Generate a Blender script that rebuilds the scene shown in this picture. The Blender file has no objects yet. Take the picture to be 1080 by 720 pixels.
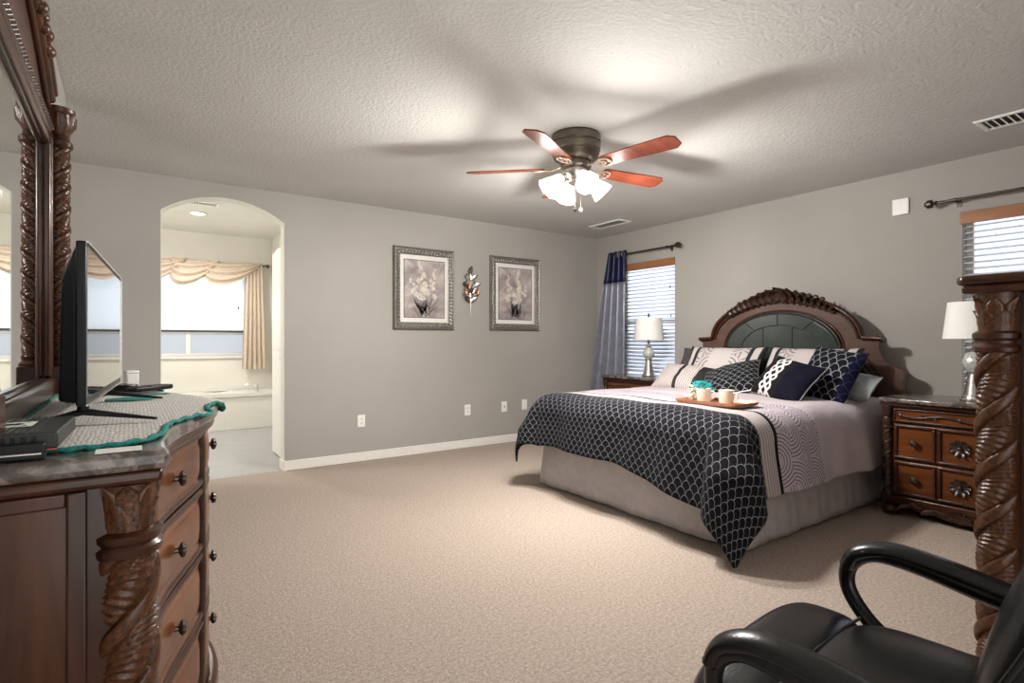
import bpy, math, random
from mathutils import Vector, Matrix
PI = math.pi
sin, cos, sqrt, pi = math.sin, math.cos, math.sqrt, math.pi
random.seed(7)
C = bpy.context.scene.collection
S = bpy.context.scene
R = math.radians

# ------------------------------------------------------------------ camera, sky, exposure
cam_d = bpy.data.cameras.new('camera'); cam = bpy.data.objects.new('camera', cam_d); C.objects.link(cam)
cam.location = (0, 0, 1.135); cam.rotation_euler = (R(90), 0, R(-34.9))
cam_d.sensor_width = 36; cam_d.lens = 575/1080*36; cam_d.clip_start = 0.02
S.camera = cam
S.view_settings.view_transform = 'Standard'; S.view_settings.look = 'None'
S.view_settings.gamma = 1.0; S.view_settings.use_curve_mapping = False
S.view_settings.exposure = 0.45
S.cycles.use_denoising = True
S.cycles.max_bounces = 8; S.cycles.diffuse_bounces = 5

W = bpy.data.worlds.new('world'); S.world = W; W.use_nodes = True
wn = W.node_tree; wn.nodes.clear()
wo = wn.nodes.new('ShaderNodeOutputWorld'); wb = wn.nodes.new('ShaderNodeBackground')
tc = wn.nodes.new('ShaderNodeTexCoord'); sx = wn.nodes.new('ShaderNodeSeparateXYZ')
rmp = wn.nodes.new('ShaderNodeValToRGB'); mr = wn.nodes.new('ShaderNodeMapRange')
wn.links.new(tc.outputs['Generated'], sx.inputs[0])
wn.links.new(sx.outputs['Y'], mr.inputs[0])
mr.inputs[1].default_value = -1; mr.inputs[2].default_value = 1
wn.links.new(mr.outputs[0], rmp.inputs[0])
rmp.color_ramp.elements[0].position = 0.36; rmp.color_ramp.elements[0].color = (1.7, 1.68, 1.64, 1)
rmp.color_ramp.elements[1].position = 0.46; rmp.color_ramp.elements[1].color = (.70, 0.82, 1.12, 1)
for p_, c_ in ((.845, (.70, .82, 1.12, 1)), (.905, (1.9, 1.95, 2.0, 1))):
    e_ = rmp.color_ramp.elements.new(p_); e_.color = c_
wn.links.new(rmp.outputs[0], wb.inputs[0]); wb.inputs[1].default_value = 1.15
wn.links.new(wb.outputs[0], wo.inputs[0])

def light(name, kind, loc, energy, color=(1, 1, 1), size=0.1, size_y=None, rot=(0, 0, 0), parent=None):
    d = bpy.data.lights.new(name, kind); d.energy = energy; d.color = color
    if kind == 'AREA':
        d.size = size
        if size_y: d.shape = 'RECTANGLE'; d.size_y = size_y
    else: d.shadow_soft_size = size
    o = bpy.data.objects.new(name, d); o.location = loc; o.rotation_euler = rot; C.objects.link(o)
    if parent: o.parent = parent
    return o

# ------------------------------------------------------------------ node materials
class E:
    """small expression wrapper over Math nodes"""
    nt = None
    def __init__(s, k): s.k = k
    def op(a, o, b=None, c=None):
        n = E.nt.nodes.new('ShaderNodeMath'); n.operation = o
        for i, x in enumerate((a, b, c)):
            if x is None: continue
            if isinstance(x, E): E.nt.links.new(x.k, n.inputs[i])
            else: n.inputs[i].default_value = x
        return E(n.outputs[0])
    def __add__(a, b): return E.op(a, 'ADD', b)
    def __radd__(a, b): return E.op(a, 'ADD', b)
    def __sub__(a, b): return E.op(a, 'SUBTRACT', b)
    def __rsub__(a, b): return E.op(b, 'SUBTRACT', a)
    def __mul__(a, b): return E.op(a, 'MULTIPLY', b)
    def __rmul__(a, b): return E.op(a, 'MULTIPLY', b)
    def __truediv__(a, b): return E.op(a, 'DIVIDE', b)
    def lt(a, b): return E.op(a, 'LESS_THAN', b)
    def gt(a, b): return E.op(a, 'GREATER_THAN', b)
    def fr(a): return E.op(a, 'FRACT')
    def fl(a): return E.op(a, 'FLOOR')
    def ab(a): return E.op(a, 'ABSOLUTE')
    def sq(a): return E.op(a, 'SQRT')
    def sn(a): return E.op(a, 'SINE')
    def mx(a, b): return E.op(a, 'MAXIMUM', b)
    def mod(a, b): return E.op(a, 'FLOORED_MODULO', b)

class Mat:
    def __init__(s, name, col=(.8, .8, .8), rough=.5, metal=0, spec=.5):
        s.m = bpy.data.materials.new(name); s.m.use_nodes = True
        s.nt = s.m.node_tree; s.b = s.nt.nodes['Principled BSDF']
        s.b.inputs['Base Color'].default_value = (*col, 1); s.b.inputs['Roughness'].default_value = rough
        s.b.inputs['Metallic'].default_value = metal
        s.b.inputs['Specular IOR Level'].default_value = spec
        s.m.diffuse_color = (*col, 1)
    def n(s, t, **kw):
        k = s.nt.nodes.new(t)
        for a, v in kw.items():
            if hasattr(k, a) and not a[0].isupper(): setattr(k, a, v)
        return k
    def l(s, a, b): s.nt.links.new(a, b)
    def coord(s, out='Object', scale=(1, 1, 1), rot=(0, 0, 0)):
        t = s.n('ShaderNodeTexCoord'); m = s.n('ShaderNodeMapping')
        m.inputs['Scale'].default_value = scale; m.inputs['Rotation'].default_value = rot
        s.l(t.outputs[out], m.inputs[0]); return m.outputs[0]
    def noise(s, vec, scale, detail=4, rough=.55, dist=0):
        k = s.n('ShaderNodeTexNoise'); k.inputs['Scale'].default_value = scale
        k.inputs['Detail'].default_value = detail; k.inputs['Roughness'].default_value = rough
        k.inputs['Distortion'].default_value = dist
        s.l(vec, k.inputs['Vector']); return k.outputs['Fac']
    def ramp(s, fac, stops):
        k = s.n('ShaderNodeValToRGB'); e = k.color_ramp.elements
        while len(e) < len(stops): e.new(.5)
        for x, (p, c) in zip(e, stops): x.position = p; x.color = (*c, 1)
        s.l(fac, k.inputs[0]); return k.outputs[0]
    def mix(s, fac, a, b):
        k = s.n('ShaderNodeMix'); k.data_type = 'RGBA'
        for sock, v in ((k.inputs['Factor'], fac), (k.inputs[6], a), (k.inputs[7], b)):
            if isinstance(v, E): s.l(v.k, sock)
            elif isinstance(v, tuple): sock.default_value = (*v, 1)
            elif isinstance(v, (float, int)): sock.default_value = v
            else: s.l(v, sock)
        return k.outputs[2]
    def col(s, sock): s.l(sock, s.b.inputs['Base Color']); return s
    def bump(s, fac, strength=.3, dist=.01):
        k = s.n('ShaderNodeBump'); k.inputs['Strength'].default_value = strength; k.inputs['Distance'].default_value = dist
        s.l(fac.k if isinstance(fac, E) else fac, k.inputs['Height'])
        s.l(k.outputs[0], s.b.inputs['Normal']); return s
    def uv(s):
        t = s.n('ShaderNodeTexCoord'); x = s.n('ShaderNodeSeparateXYZ'); s.l(t.outputs['UV'], x.inputs[0])
        E.nt = s.nt; return E(x.outputs[0]), E(x.outputs[1])

def paint(name, c, rough=.8, bs=90, st=.12):
    m = Mat(name, c, rough, spec=.25); v = m.coord()
    m.col(m.ramp(m.noise(v, 1.3, 2), [(.3, tuple(x*.96 for x in c)), (.7, tuple(min(1, x*1.04) for x in c))]))
    return m.bump(m.noise(v, bs, 3), st, .004 if st < .2 else .014)
def wood(name, dark, lite, rough=.28, axis='z', sc=5):
    m = Mat(name, lite, rough, spec=.35)
    k = {'x': (.12, 1, 1), 'y': (1, .12, 1), 'z': (1, 1, .12)}[axis]
    v = m.coord(scale=k); f = m.noise(v, sc*2.2, 6, .6, 1.2)
    m.col(m.ramp(f, [(.25, dark), (.55, tuple((a+b)/2 for a, b in zip(dark, lite))), (.8, lite)]))
    m.b.inputs['Coat Weight'].default_value = .06; m.b.inputs['Coat Roughness'].default_value = .15
    return m.bump(m.noise(v, sc*9, 3), .05, .002)
def plain(name, c, rough=.5, metal=0, spec=.5, var=.12, sc=25, bump=0):
    m = Mat(name, c, rough, metal, spec); v = m.coord()
    f = m.noise(v, sc, 3)
    m.col(m.ramp(f, [(.3, tuple(x*(1-var) for x in c)), (.7, tuple(min(1, x*(1+var)) for x in c))]))
    if bump: m.bump(f, bump, .003)
    return m
def glow(name, c, strength, base=(.9, .9, .9)):
    m = Mat(name, base, .4); m.b.inputs['Emission Color'].default_value = (*c, 1)
    m.b.inputs['Emission Strength'].default_value = strength; return m

M = {}
M['wall'] = paint('taupe_wall_paint', (.365, .345, .317))
M['ceil'] = paint('ceiling_paint', (.565, .555, .53), .85, 55, .32)
M['bathwall'] = paint('cream_bath_paint', (.72, .70, .64))
M['white'] = plain('white_trim_paint', (.76, .74, .70), .45, var=.03)
M['plate'] = plain('white_plastic', (.82, .81, .78), .35, var=.02)
m = Mat('carpet', (.4, .32, .26), .95, spec=.1); v = m.coord()
mm = m.n('ShaderNodeMath', operation='ADD'); m.l(m.noise(v, 75, 3, .6), mm.inputs[0]); m.l(m.noise(v, 120, 4, .8), mm.inputs[1])
m2 = m.n('ShaderNodeMath', operation='MULTIPLY'); m.l(mm.outputs[0], m2.inputs[0]); m2.inputs[1].default_value = .5
m.col(m.ramp(m2.outputs[0], [(.28, (.20, .155, .125)), (.5, (.42, .345, .29)), (.72, (.62, .53, .46))])); m.bump(m.noise(v, 160, 3, .8), .7, .012)
M['carpet'] = m
M['tile'] = plain('bath_floor_tile', (.34, .335, .33), .4, var=.06, sc=6)
M['wood'] = wood('dark_cherry_wood', (.014, .0045, .002), (.075, .022, .009))
M['woodx'] = wood('dark_cherry_wood_across', (.014, .0045, .002), (.075, .022, .009), axis='x')
M['panel'] = wood('cherry_panel_wood', (.02, .006, .002), (.095, .031, .009), .25)
M['drawer'] = wood('cherry_drawer_wood', (.05, .013, .004), (.22, .066, .017), .25, 'y')
M['head'] = wood('headboard_wood', (.045, .022, .016), (.13, .066, .047), .35, 'y')
m = Mat('carved_wood', (.06, .03, .018), .32); v = m.coord(); f = m.noise(v, 60, 5, .7)
m.col(m.ramp(f, [(.3, (.014, .006, .004)), (.6, (.05, .023, .013)), (.8, (.13, .075, .045))])); m.bump(m.noise(v, 110, 3), .3, .003); M['carve'] = m
m = Mat('gilded_carved_wood', (.1, .045, .02), .33, spec=.4); v = m.coord(); f = m.noise(v, 85, 5, .75)
m.col(m.ramp(f, [(.3, (.02, .007, .0035)), (.55, (.075, .026, .009)), (.8, (.21, .09, .030))])); m.bump(m.noise(v, 150, 3), .35, .003); M['carve2'] = m
m = Mat('brown_marble', (.3, .26, .23), .16); v = m.coord(); f = m.noise(v, 7, 8, .62, 2.2)
m.col(m.ramp(f, [(.33, (.025, .02, .017)), (.48, (.075, .06, .052)), (.56, (.20, .165, .145)), (.72, (.055, .043, .036))])); M['marble'] = m
m = Mat('mirror_glass', (.86, .88, .87), .02, 1.0); M['mirror'] = m
M['bronze'] = plain('dark_bronze', (.10, .085, .075), .35, .9, sc=60)
M['black'] = plain('black_plastic', (.008, .008, .009), .4, spec=.22, var=.2)
M['gloss'] = plain('glossy_black_screen', (.006, .006, .008), .03, var=.1)
M['gloss'].b.inputs['Specular IOR Level'].default_value = 1.0
M['gloss'].b.inputs['IOR'].default_value = 2.6
M['leather'] = plain('black_leather', (.006, .006, .0065), .27, spec=.35, var=.3, sc=180, bump=.15)
M['greenleather'] = plain('dark_green_leather', (.022, .032, .027), .24, var=.3, sc=9, bump=.1)
M['piping'] = plain('dark_piping', (.012, .008, .006), .4)
M['silverframe'] = plain('antique_silver', (.22, .205, .18), .4, .6, var=.55, sc=130, bump=.5)
M['silver'] = plain('brushed_silver', (.60, .58, .55), .25, .9, var=.1)
M['pewter'] = plain('fan_pewter', (.16, .135, .105), .34, .8, var=.15)
M['brass'] = plain('fan_bracket_gilt', (.55, .42, .32), .35, .6, var=.2)
M['mat'] = plain('picture_mat', (.72, .70, .66), .8, var=.03)
m = Mat('floral_canvas', (.3, .27, .26), .6); v = m.coord()
m.col(m.ramp(m.noise(v, 5, 5, .6, 1), [(.3, (.15, .125, .13)), (.5, (.34, .29, .28)), (.7, (.56, .50, .46))])); M['canvas'] = m
M['petal'] = plain('painted_petal', (.56, .51, .45), .7, var=.38, sc=38)
M['stalk'] = plain('painted_leaf', (.10, .085, .09), .7, var=.35, sc=30)
M['fanblade'] = wood('fan_blade_cherry', (.10, .018, .008), (.25, .058, .025), .35, 'x', 7)
m = glow('frosted_lit_glass', (1, .94, .85), 1.1); M['shadeglow'] = m
M['crystal'] = plain('lamp_mosaic_glass', (.55, .58, .54), .12, .3, var=.35, sc=70, bump=.6)
m = Mat('lamp_linen', (.74, .725, .70), .8); m.b.inputs['Subsurface Weight'].default_value = 0
v = m.coord(scale=(1, 1, 1)); m.bump(m.noise(v, 220, 2), .15, .001); M['linen'] = m
M['navy'] = plain('navy_satin', (.004, .006, .042), .38, var=.2, sc=12)
M['satin'] = plain('silver_satin', (.25, .26, .31), .33, .3, var=.15, sc=12)
M['blind'] = plain('white_blind', (.62, .64, .68), .45, var=.03)
M['valwood'] = wood('valance_oak', (.22, .085, .035), (.42, .19, .085), .4, 'y')
M['cream'] = plain('cream_swag', (.60, .50, .40), .7, var=.06)
m = Mat('frosted_glass', (.36, .38, .40), .5); m.b.inputs['Transmission Weight'].default_value = .75; M['frost'] = m
m = Mat('clear_glass', (1, 1, 1), .0); m.b.inputs['Transmission Weight'].default_value = 1; m.b.inputs['IOR'].default_value = 1.02; M['glass'] = m
m = Mat('roller_shade', (.86, .88, .88), .8)
tr = m.n('ShaderNodeBsdfTranslucent'); tr.inputs[0].default_value = (.9, .93, .94, 1); ms = m.n('ShaderNodeMixShader'); ms.inputs[0].default_value = .8
m.l(m.b.outputs[0], ms.inputs[1]); m.l(tr.outputs[0], ms.inputs[2]); m.l(ms.outputs[0], m.nt.nodes['Material Output'].inputs[0]); M['shade'] = m
M['tub'] = plain('acrylic_tub', (.74, .72, .66), .2, var=.02)
M['chrome'] = plain('chrome', (.7, .7, .7), .1, 1.0, var=.02)
M['skirt'] = plain('grey_bed_skirt', (.46, .43, .425), .7, var=.08, sc=20, bump=.1)
M['teal'] = plain('teal_yarn', (.005, .17, .145), .85, var=.4, sc=140, bump=.6)
m = Mat('crochet', (.5, .47, .44), .9, spec=.1); v = m.coord(); k = m.n('ShaderNodeTexVoronoi'); k.inputs['Scale'].default_value = 125; k.inputs['Randomness'].default_value = .55
m.l(v, k.inputs['Vector']); m.col(m.ramp(k.outputs['Distance'], [(.12, (.09, .085, .08)), (.30, (.42, .40, .375)), (.5, (.58, .555, .525))])); m.bump(k.outputs['Distance'], .5, .003); M['crochet'] = m
M['tealflower'] = plain('teal_petals', (.01, .33, .34), .7, var=.4, sc=90)
M['whiteflower'] = plain('white_petals', (.62, .66, .52), .7, var=.3, sc=90)
M['copper'] = plain('copper_tray', (.55, .25, .14), .3, .5, var=.15)
M['mug'] = plain('cream_mug', (.68, .62, .52), .35, var=.04)
M['card'] = plain('white_card', (.62, .61, .55), .7, var=.03)
M['red'] = plain('red_strip', (.5, .02, .02), .35)
M['slate'] = plain('grey_green_casing', (.022, .025, .022), .45, spec=.3, var=.15)
M['grey'] = plain('grey_cloth_dark', (.05, .05, .052), .7)
M['dark'] = plain('vent_dark', (.03, .03, .03), .8)
M['bulb'] = glow('bath_light_lens', (1, .97, .9), 4)

LAV = (.47, .415, .44); LAVD = (.15, .125, .17); BLK = (.0045, .0045, .006); LINE = (.21, .21, .245)
def scallop(u, v, w, h, lw):
    """fish scale arcs: 1 on the line"""
    j = (v/h).fl(); off = j.mod(2)*.5; x = ((u/w)+off).fr()-.5; y = (v-j*h)/w
    # arc stretched so the top of the arc meets the row height
    y2 = y*(.5*w/h)
    r = (x*x+y2*y2).sq()
    return (r-.47).ab().lt(lw)
def rings(u, v, w, h, freq):
    """overlapping half discs with concentric rings"""
    j = (v/h).fl(); off = j.mod(2)*.5; x0 = ((u/w)+off).fr()-.5; x1 = ((u/w)+off+.5).fr()-.5
    y0 = (v-j*h)/w; y1 = y0+h/w
    r0 = (x0*x0+y0*y0).sq(); r1 = (x1*x1+y1*y1).sq()
    inn = r0.lt(.5); r = r0*inn+r1*(1-inn)
    return (r*freq).sn().gt(.45)*r.gt(.08)
m = Mat('comforter_cloth', LAV, .85, spec=.15); U, V = m.uv()
B1, B2, B3, B4 = .545, .690, .725, 1.14
base = m.mix(rings(U, V-B3, .31, .10, 100), LAV, LAVD)
base = m.mix(V.gt(B4), base, LAV)
base = m.mix(V.lt(B3), base, BLK)
lines = ((V-B1)*(2*PI/.024)).sn().gt(.62)
base = m.mix(V.lt(B2), base, m.mix(lines, (.44, .395, .39), (.18, .15, .15)))
sc_ = scallop(U, V, .052, .032, .020)
base = m.mix(V.lt(B1), base, m.mix(sc_, BLK, LINE))
m.col(base); nz = m.noise(m.coord('UV'), 14, 3); m.bump(nz, .35, .02); M['comforter'] = m
m = Mat('scallop_pillow_cloth', BLK, .85, spec=.15); U, V = m.uv()
m.col(m.mix(scallop(U, V, .062, .036, .025), BLK, (.26, .27, .29))); M['pscal'] = m
m = Mat('navy_scallop_cloth', BLK, .85, spec=.15); U, V = m.uv()
m.col(m.mix(U.gt(.165), m.mix(scallop(U, V, .075, .045, .030), BLK, (.24, .25, .31)), m.mix(scallop(U, V, .075, .045, .02), (.003, .003, .016), (.03, .035, .09)))); M['pnavy'] = m
m = Mat('diamond_pillow_cloth', BLK, .85, spec=.15); U, V = m.uv()
x = (U+.07).ab(); cell = ((V/.075).fr()-.5).ab(); cu = (((U+.07)/.06).fr()-.5).ab()
dia = (cell+cu)
d = dia.gt(.26)*dia.lt(.66)*x.lt(.06)
mn = m.mix(U.gt(.04), (.009, .008, .009), (.003, .003, .011)); m.col(m.mix(d, mn, (.62, .60, .58))); M['pdia'] = m
m = Mat('striped_pillow_cloth', LAV, .65); U, V = m.uv()
ln = ((U*(2*PI/.022)).sn().gt(.75))
c = m.mix(ln, (.45, .40, .385), (.20, .165, .16)); c = m.mix((U+.01).ab().lt(.017), c, BLK); c = m.mix(U.gt(.15), c, BLK); m.col(c); M['pstripe'] = m
m = Mat('sham_cloth', LAV, .65); U, V = m.uv(); ax = U.ab()
c = m.mix(rings(V, ax+.02, .24, .11, 40)*ax.lt(.24)*ax.gt(.10), (.48, .435, .425), (.19, .155, .165)); c = m.mix((ax-.26).ab().lt(.018), c, BLK)
c = m.mix(ax.gt(.335), c, BLK); m.col(c); M['sham'] = m
M['psatin'] = plain('grey_satin_pillowcase', (.26, .28, .28), .32, .15, var=.35, sc=9, bump=.8)

# ------------------------------------------------------------------ mesh builder
class MB:
    def __init__(s): s.v = []; s.f = []; s.u = {}
    def add(s, vs, fs):
        o = len(s.v); s.v += [tuple(p) for p in vs]; s.f += [tuple(i+o for i in f) for f in fs]; return s
    def box(s, x0, x1, y0, y1, z0, z1):
        return s.add([(x0, y0, z0), (x1, y0, z0), (x1, y1, z0), (x0, y1, z0), (x0, y0, z1), (x1, y0, z1), (x1, y1, z1), (x0, y1, z1)],
                     [(3, 2, 1, 0), (4, 5, 6, 7), (0, 1, 5, 4), (1, 2, 6, 5), (2, 3, 7, 6), (3, 0, 4, 7)])
    def grid(s, nu, nv, fn, wrap_u=False, wrap_v=False, uv=None):
        o = len(s.v)
        for j in range(nv):
            for i in range(nu):
                s.v.append(tuple(fn(i/(nu if wrap_u else nu-1), j/(nv if wrap_v else nv-1))))
                if uv: s.u[len(s.v)-1] = uv(i/(nu-1), j/(nv-1))
        for j in range(nv if wrap_v else nv-1):
            for i in range(nu if wrap_u else nu-1):
                a = o+j*nu+i; b = o+j*nu+(i+1) % nu; c = o+((j+1) % nv)*nu+(i+1) % nu; d = o+((j+1) % nv)*nu+i
                s.f.append((a, b, c, d))
        return s
    def lathe(s, prof, seg=32, at=(0, 0, 0), mod=None, caps=True, ax='z'):
        o = len(s.v); n = len(prof)
        for j, (r, z) in enumerate(prof):
            for i in range(seg):
                t = 2*PI*i/seg; q = r if mod is None else mod(r, t, z)
                p = (q*cos(t), q*sin(t), z)
                if ax == 'x': p = (z, q*cos(t), q*sin(t))
                if ax == 'y': p = (q*sin(t), z, q*cos(t))
                s.v.append((at[0]+p[0], at[1]+p[1], at[2]+p[2]))
        for j in range(n-1):
            for i in range(seg):
                s.f.append((o+j*seg+i, o+j*seg+(i+1) % seg, o+(j+1)*seg+(i+1) % seg, o+(j+1)*seg+i))
        if caps:
            s.f.append(tuple(o+i for i in reversed(range(seg)))); s.f.append(tuple(o+(n-1)*seg+i for i in range(seg)))
        return s
    def tube(s, pts, r, seg=10, flat=1.0, up=None, closed=False, twist=None):
        """sweep an ellipse (r wide, r*flat along 'up') along pts"""
        P = [Vector(p) for p in pts]; n = len(P); o = len(s.v)
        N = Vector(up) if up else None
        for i, p in enumerate(P):
            if closed: t = (P[(i+1) % n]-P[i-1])
            else: t = P[min(i+1, n-1)]-P[max(i-1, 0)]
            t.normalize()
            if N is None:
                N = Vector((0, 0, 1)) if abs(t.z) < .9 else Vector((1, 0, 0))
            nn = N-t*N.dot(t)
            if nn.length < 1e-4: nn = t.orthogonal()
            nn.normalize(); bb = t.cross(nn); 
            if up is None: N = nn
            rr = r[i] if isinstance(r, (list, tuple)) else r
            for k in range(seg):
                a = 2*PI*k/seg; q = p+bb*(rr*cos(a))+nn*(rr*flat*sin(a)); s.v.append(tuple(q))
        m_ = n if closed else n-1
        for i in range(m_):
            for k in range(seg):
                j = (i+1) % n
                s.f.append((o+i*seg+k, o+i*seg+(k+1) % seg, o+j*seg+(k+1) % seg, o+j*seg+k))
        if not closed:
            s.f.append(tuple(o+k for k in reversed(range(seg)))); s.f.append(tuple(o+(n-1)*seg+k for k in range(seg)))
        return s
    def prism(s, out, d0, d1, ax='x'):
        """polygon 'out' of (a,b) extruded from d0 to d1 along ax; x:(y,z) y:(x,z) z:(x,y)"""
        f = {'x': lambda a, b, d: (d, a, b), 'y': lambda a, b, d: (a, d, b), 'z': lambda a, b, d: (a, b, d)}[ax]
        n = len(out); vs = [f(a, b, d0) for a, b in out]+[f(a, b, d1) for a, b in out]
        fs = [tuple(reversed(range(n))), tuple(range(n, 2*n))]+[(i, (i+1) % n, n+(i+1) % n, n+i) for i in range(n)]
        return s.add(vs, fs)
    def leaf(s, base, d, nrm, L, wd, curl=.4, n=6, ribs=3):
        """curled ribbed leaf: grows along d, bends away along nrm"""
        d = Vector(d).normalized(); nrm = Vector(nrm); nrm = (nrm-d*nrm.dot(d)).normalized(); sd = d.cross(nrm); b = Vector(base)
        def fn(u, v):
            t = v; w = wd*(.45+.55*sin(PI*min(1, .15+t*.75)))*sqrt(max(0, 1-t**5))*(1+.12*cos(t*ribs*2*PI)); x = (u-.5)*2
            c = b+d*(L*t*(1-.25*curl*t))+nrm*(curl*L*.5*t*t*t+.010*(1-x*x)*L*6*.2+.02*L)
            return c+sd*(w*x*.5)+nrm*(-.10*wd*x*x+.03*wd*cos(x*5*PI))
        o = len(s.v); s.grid(9, n, fn)
        k = len(s.v)-o; bk = [(Vector(p)-nrm*.25*wd*(1-abs((i % 9)/4-1))*.9-nrm*.004) for i, p in enumerate(s.v[o:])]
        o2 = len(s.v); s.v += [tuple(p) for p in bk]
        for j in range(n-1):
            for i in range(8):
                a = o2+j*9+i; s.f.append((a+9, a+10, a+1, a))
        ed = [(j*9, (j+1)*9) for j in range(n-1)]+[((j+1)*9+8, j*9+8) for j in range(n-1)]+[(i+1, i) for i in range(8)]+[((n-1)*9+i, (n-1)*9+i+1) for i in range(8)]
        for a, c in ed: s.f.append((o+a, o+c, o2+c, o2+a))
        return s
    def ball(s, c, r, sc=(1, 1, 1), seg=12, rings_=8):
        o = len(s.v)
        pr = [(r*sin(PI*j/rings_), -r*cos(PI*j/rings_)) for j in range(rings_+1)]
        s.lathe([(max(a, 1e-4), z) for a, z in pr], seg, (0, 0, 0), caps=True)
        for i in range(o, len(s.v)):
            p = s.v[i]; s.v[i] = (c[0]+p[0]*sc[0], c[1]+p[1]*sc[1], c[2]+p[2]*sc[2])
        return s
    def xf(s, mat, start=0):
        for i in range(start, len(s.v)): s.v[i] = tuple(mat @ Vector(s.v[i]))
        return s
    def build(s, name, mat, parent=None, smooth=35, bevel=0, sub=0, solid=0, label=None):
        me = bpy.data.meshes.new(name); me.from_pydata(s.v, [], s.f); me.update()
        if s.u:
            ul = me.uv_layers.new(name='UVMap')
            for lp in me.loops: ul.data[lp.index].uv = s.u.get(lp.vertex_index, (0, 0))
        import bmesh
        b = bmesh.new(); b.from_mesh(me); bmesh.ops.recalc_face_normals(b, faces=b.faces); b.to_mesh(me); b.free()
        if smooth:
            me.shade_smooth()
            try: me.set_sharp_from_angle(angle=R(smooth))
            except Exception: pass
        mm_ = mat if not isinstance(mat, str) else M[mat]
        me.materials.append(mm_.m if isinstance(mm_, Mat) else mm_)
        o = bpy.data.objects.new(name, me); C.objects.link(o)
        if parent: o.parent = parent
        if solid:
            k = o.modifiers.new('solid', 'SOLIDIFY'); k.thickness = solid; k.offset = 0
        if bevel:
            k = o.modifiers.new('bevel', 'BEVEL'); k.width = bevel; k.segments = 3; k.limit_method = 'ANGLE'; k.angle_limit = R(40)
        if sub:
            k = o.modifiers.new('sub', 'SUBSURF'); k.levels = sub; k.render_levels = sub
        if label: o['label'] = label
        return o
def thing(name, label, cat, loc=(0, 0, 0), rz=0, group=None):
    o = bpy.data.objects.new(name, None); C.objects.link(o); o.location = loc; o.rotation_euler = (0, 0, rz)
    o.empty_display_size = .1; return tag(o, label, cat, group)
def tag(o, label, cat, group=None):
    o['label'] = label; o['category'] = cat
    if group: o['group'] = group
    return o
def struct(o): o['kind'] = 'structure'; return o
def dup(root, loc, rz=0, label=None, group=None):
    r = root.copy(); C.objects.link(r); r.location = loc; r.rotation_euler = (0, 0, rz)
    if label: r['label'] = label
    if group: r['group'] = group
    for ch in list(root.children):
        c = ch.copy(); C.objects.link(c); c.parent = r
        for g in list(ch.children):
            d = g.copy(); C.objects.link(d); d.parent = c
    return r
def Bx(*a): return MB().box(*a)
def twist(r, z0, z1, turns, nl, amp, at=(0, 0), seg=48, sharp=1.0, step=.008):
    """barley twist shaft: helical ridges"""
    n = max(8, int((z1-z0)/step)); mb = MB()
    def mod(q, t, z):
        f = ((nl*t)/(2*PI)-turns*(z-z0)) % 1.0
        if f < .26:
            x = f/.13-1; return q*(1+amp*.30*sqrt(max(0, 1-x*x)))
        g = (f-.26)/.74; sn = sin(PI*g)
        return q*(1-amp*.55+amp*.55*sn**.55+.045*sin(2*PI*z*(3.6/q)+abs(g-.5)*12)*sn**.5)
    return mb.lathe([(r, z0+(z1-z0)*i/n) for i in range(n+1)], seg, (at[0], at[1], 0), mod)

# ------------------------------------------------------------------ the setting
H = 2.44; XR = 4.864; YB = 5.073; XL = -.285
def arch(x0, x1, zs, za, n=20):
    cx = (x0+x1)/2; hw = (x1-x0)/2; rise = za-zs; rad = (hw*hw+rise*rise)/(2*rise); cz = za-rad; a = math.asin(hw/rad)
    return [(cx+rad*sin(-a+2*a*i/n), cz+rad*cos(-a+2*a*i/n)) for i in range(n+1)]
struct(Bx(-1.9, XR+.2, -1.0, YB+.02, -.1, 0).build('floor', 'carpet', smooth=0))
struct(Bx(-1.9, XR+.2, -1.0, YB+.12, H, H+.1).build('ceiling', 'ceil', smooth=0))
ar = arch(.185, 1.102, 2.17, 2.325)
wo_ = [(-1.9, 0), (.185, 0)]+ar+[(1.102, 0), (XR+.1, 0), (XR+.1, H), (-1.9, H)]
struct(MB().prism(wo_, YB, YB+.13, 'y').build('wall_back', 'wall', smooth=0))
def win_wall(x0, x1, ya, yb, wins, z0, z1):
    mb = MB(); y = ya
    for (a, b) in wins:
        mb.box(x0, x1, y, a, 0, H); mb.box(x0, x1, a, b, 0, z0); mb.box(x0, x1, a, b, z1, H); y = b
    return mb.box(x0, x1, y, yb, 0, H)
WZ0, WZ1 = .70, 2.055
struct(win_wall(XR, XR+.15, -1.0, YB, [(.40, 1.355), (3.865, 4.68)], WZ0, WZ1).build('wall_right', 'wall', smooth=0))
struct(Bx(XL-.12, XL, -.5, 3.72, 0, H).build('wall_left', 'wall', smooth=0, bevel=.015))
struct(Bx(-1.9, -1.8, 3.0, YB, 0, H).build('wall_passage', 'wall', smooth=0))
struct(Bx(1.75, XR+.15, -.42, -.30, 0, H).build('wall_front', 'wall', smooth=0))
al = MB(); lo_ = [(.185, 0)]+ar+[(1.102, 0)]; cxa = (.185+1.102)/2
li_ = [(x+(.006 if x < cxa else -.006)*min(1, abs(x-cxa)/.3), z-(.006 if 0 < i < len(lo_)-1 else 0)) for i, (x, z) in enumerate(lo_)]
na = len(lo_); ring_ = [[(p[0], y, p[1]) for p in P_] for P_, y in ((li_, YB+.004), (li_, YB+.13), (lo_, YB+.13), (lo_, YB+.004))]
al.add([p for r_ in ring_ for p in r_], [(k*na+i, k*na+i+1, ((k+1) % 4)*na+i+1, ((k+1) % 4)*na+i) for k in range(4) for i in range(na-1)])
struct(al.build('trim_2', 'bathwall', smooth=30))
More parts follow.
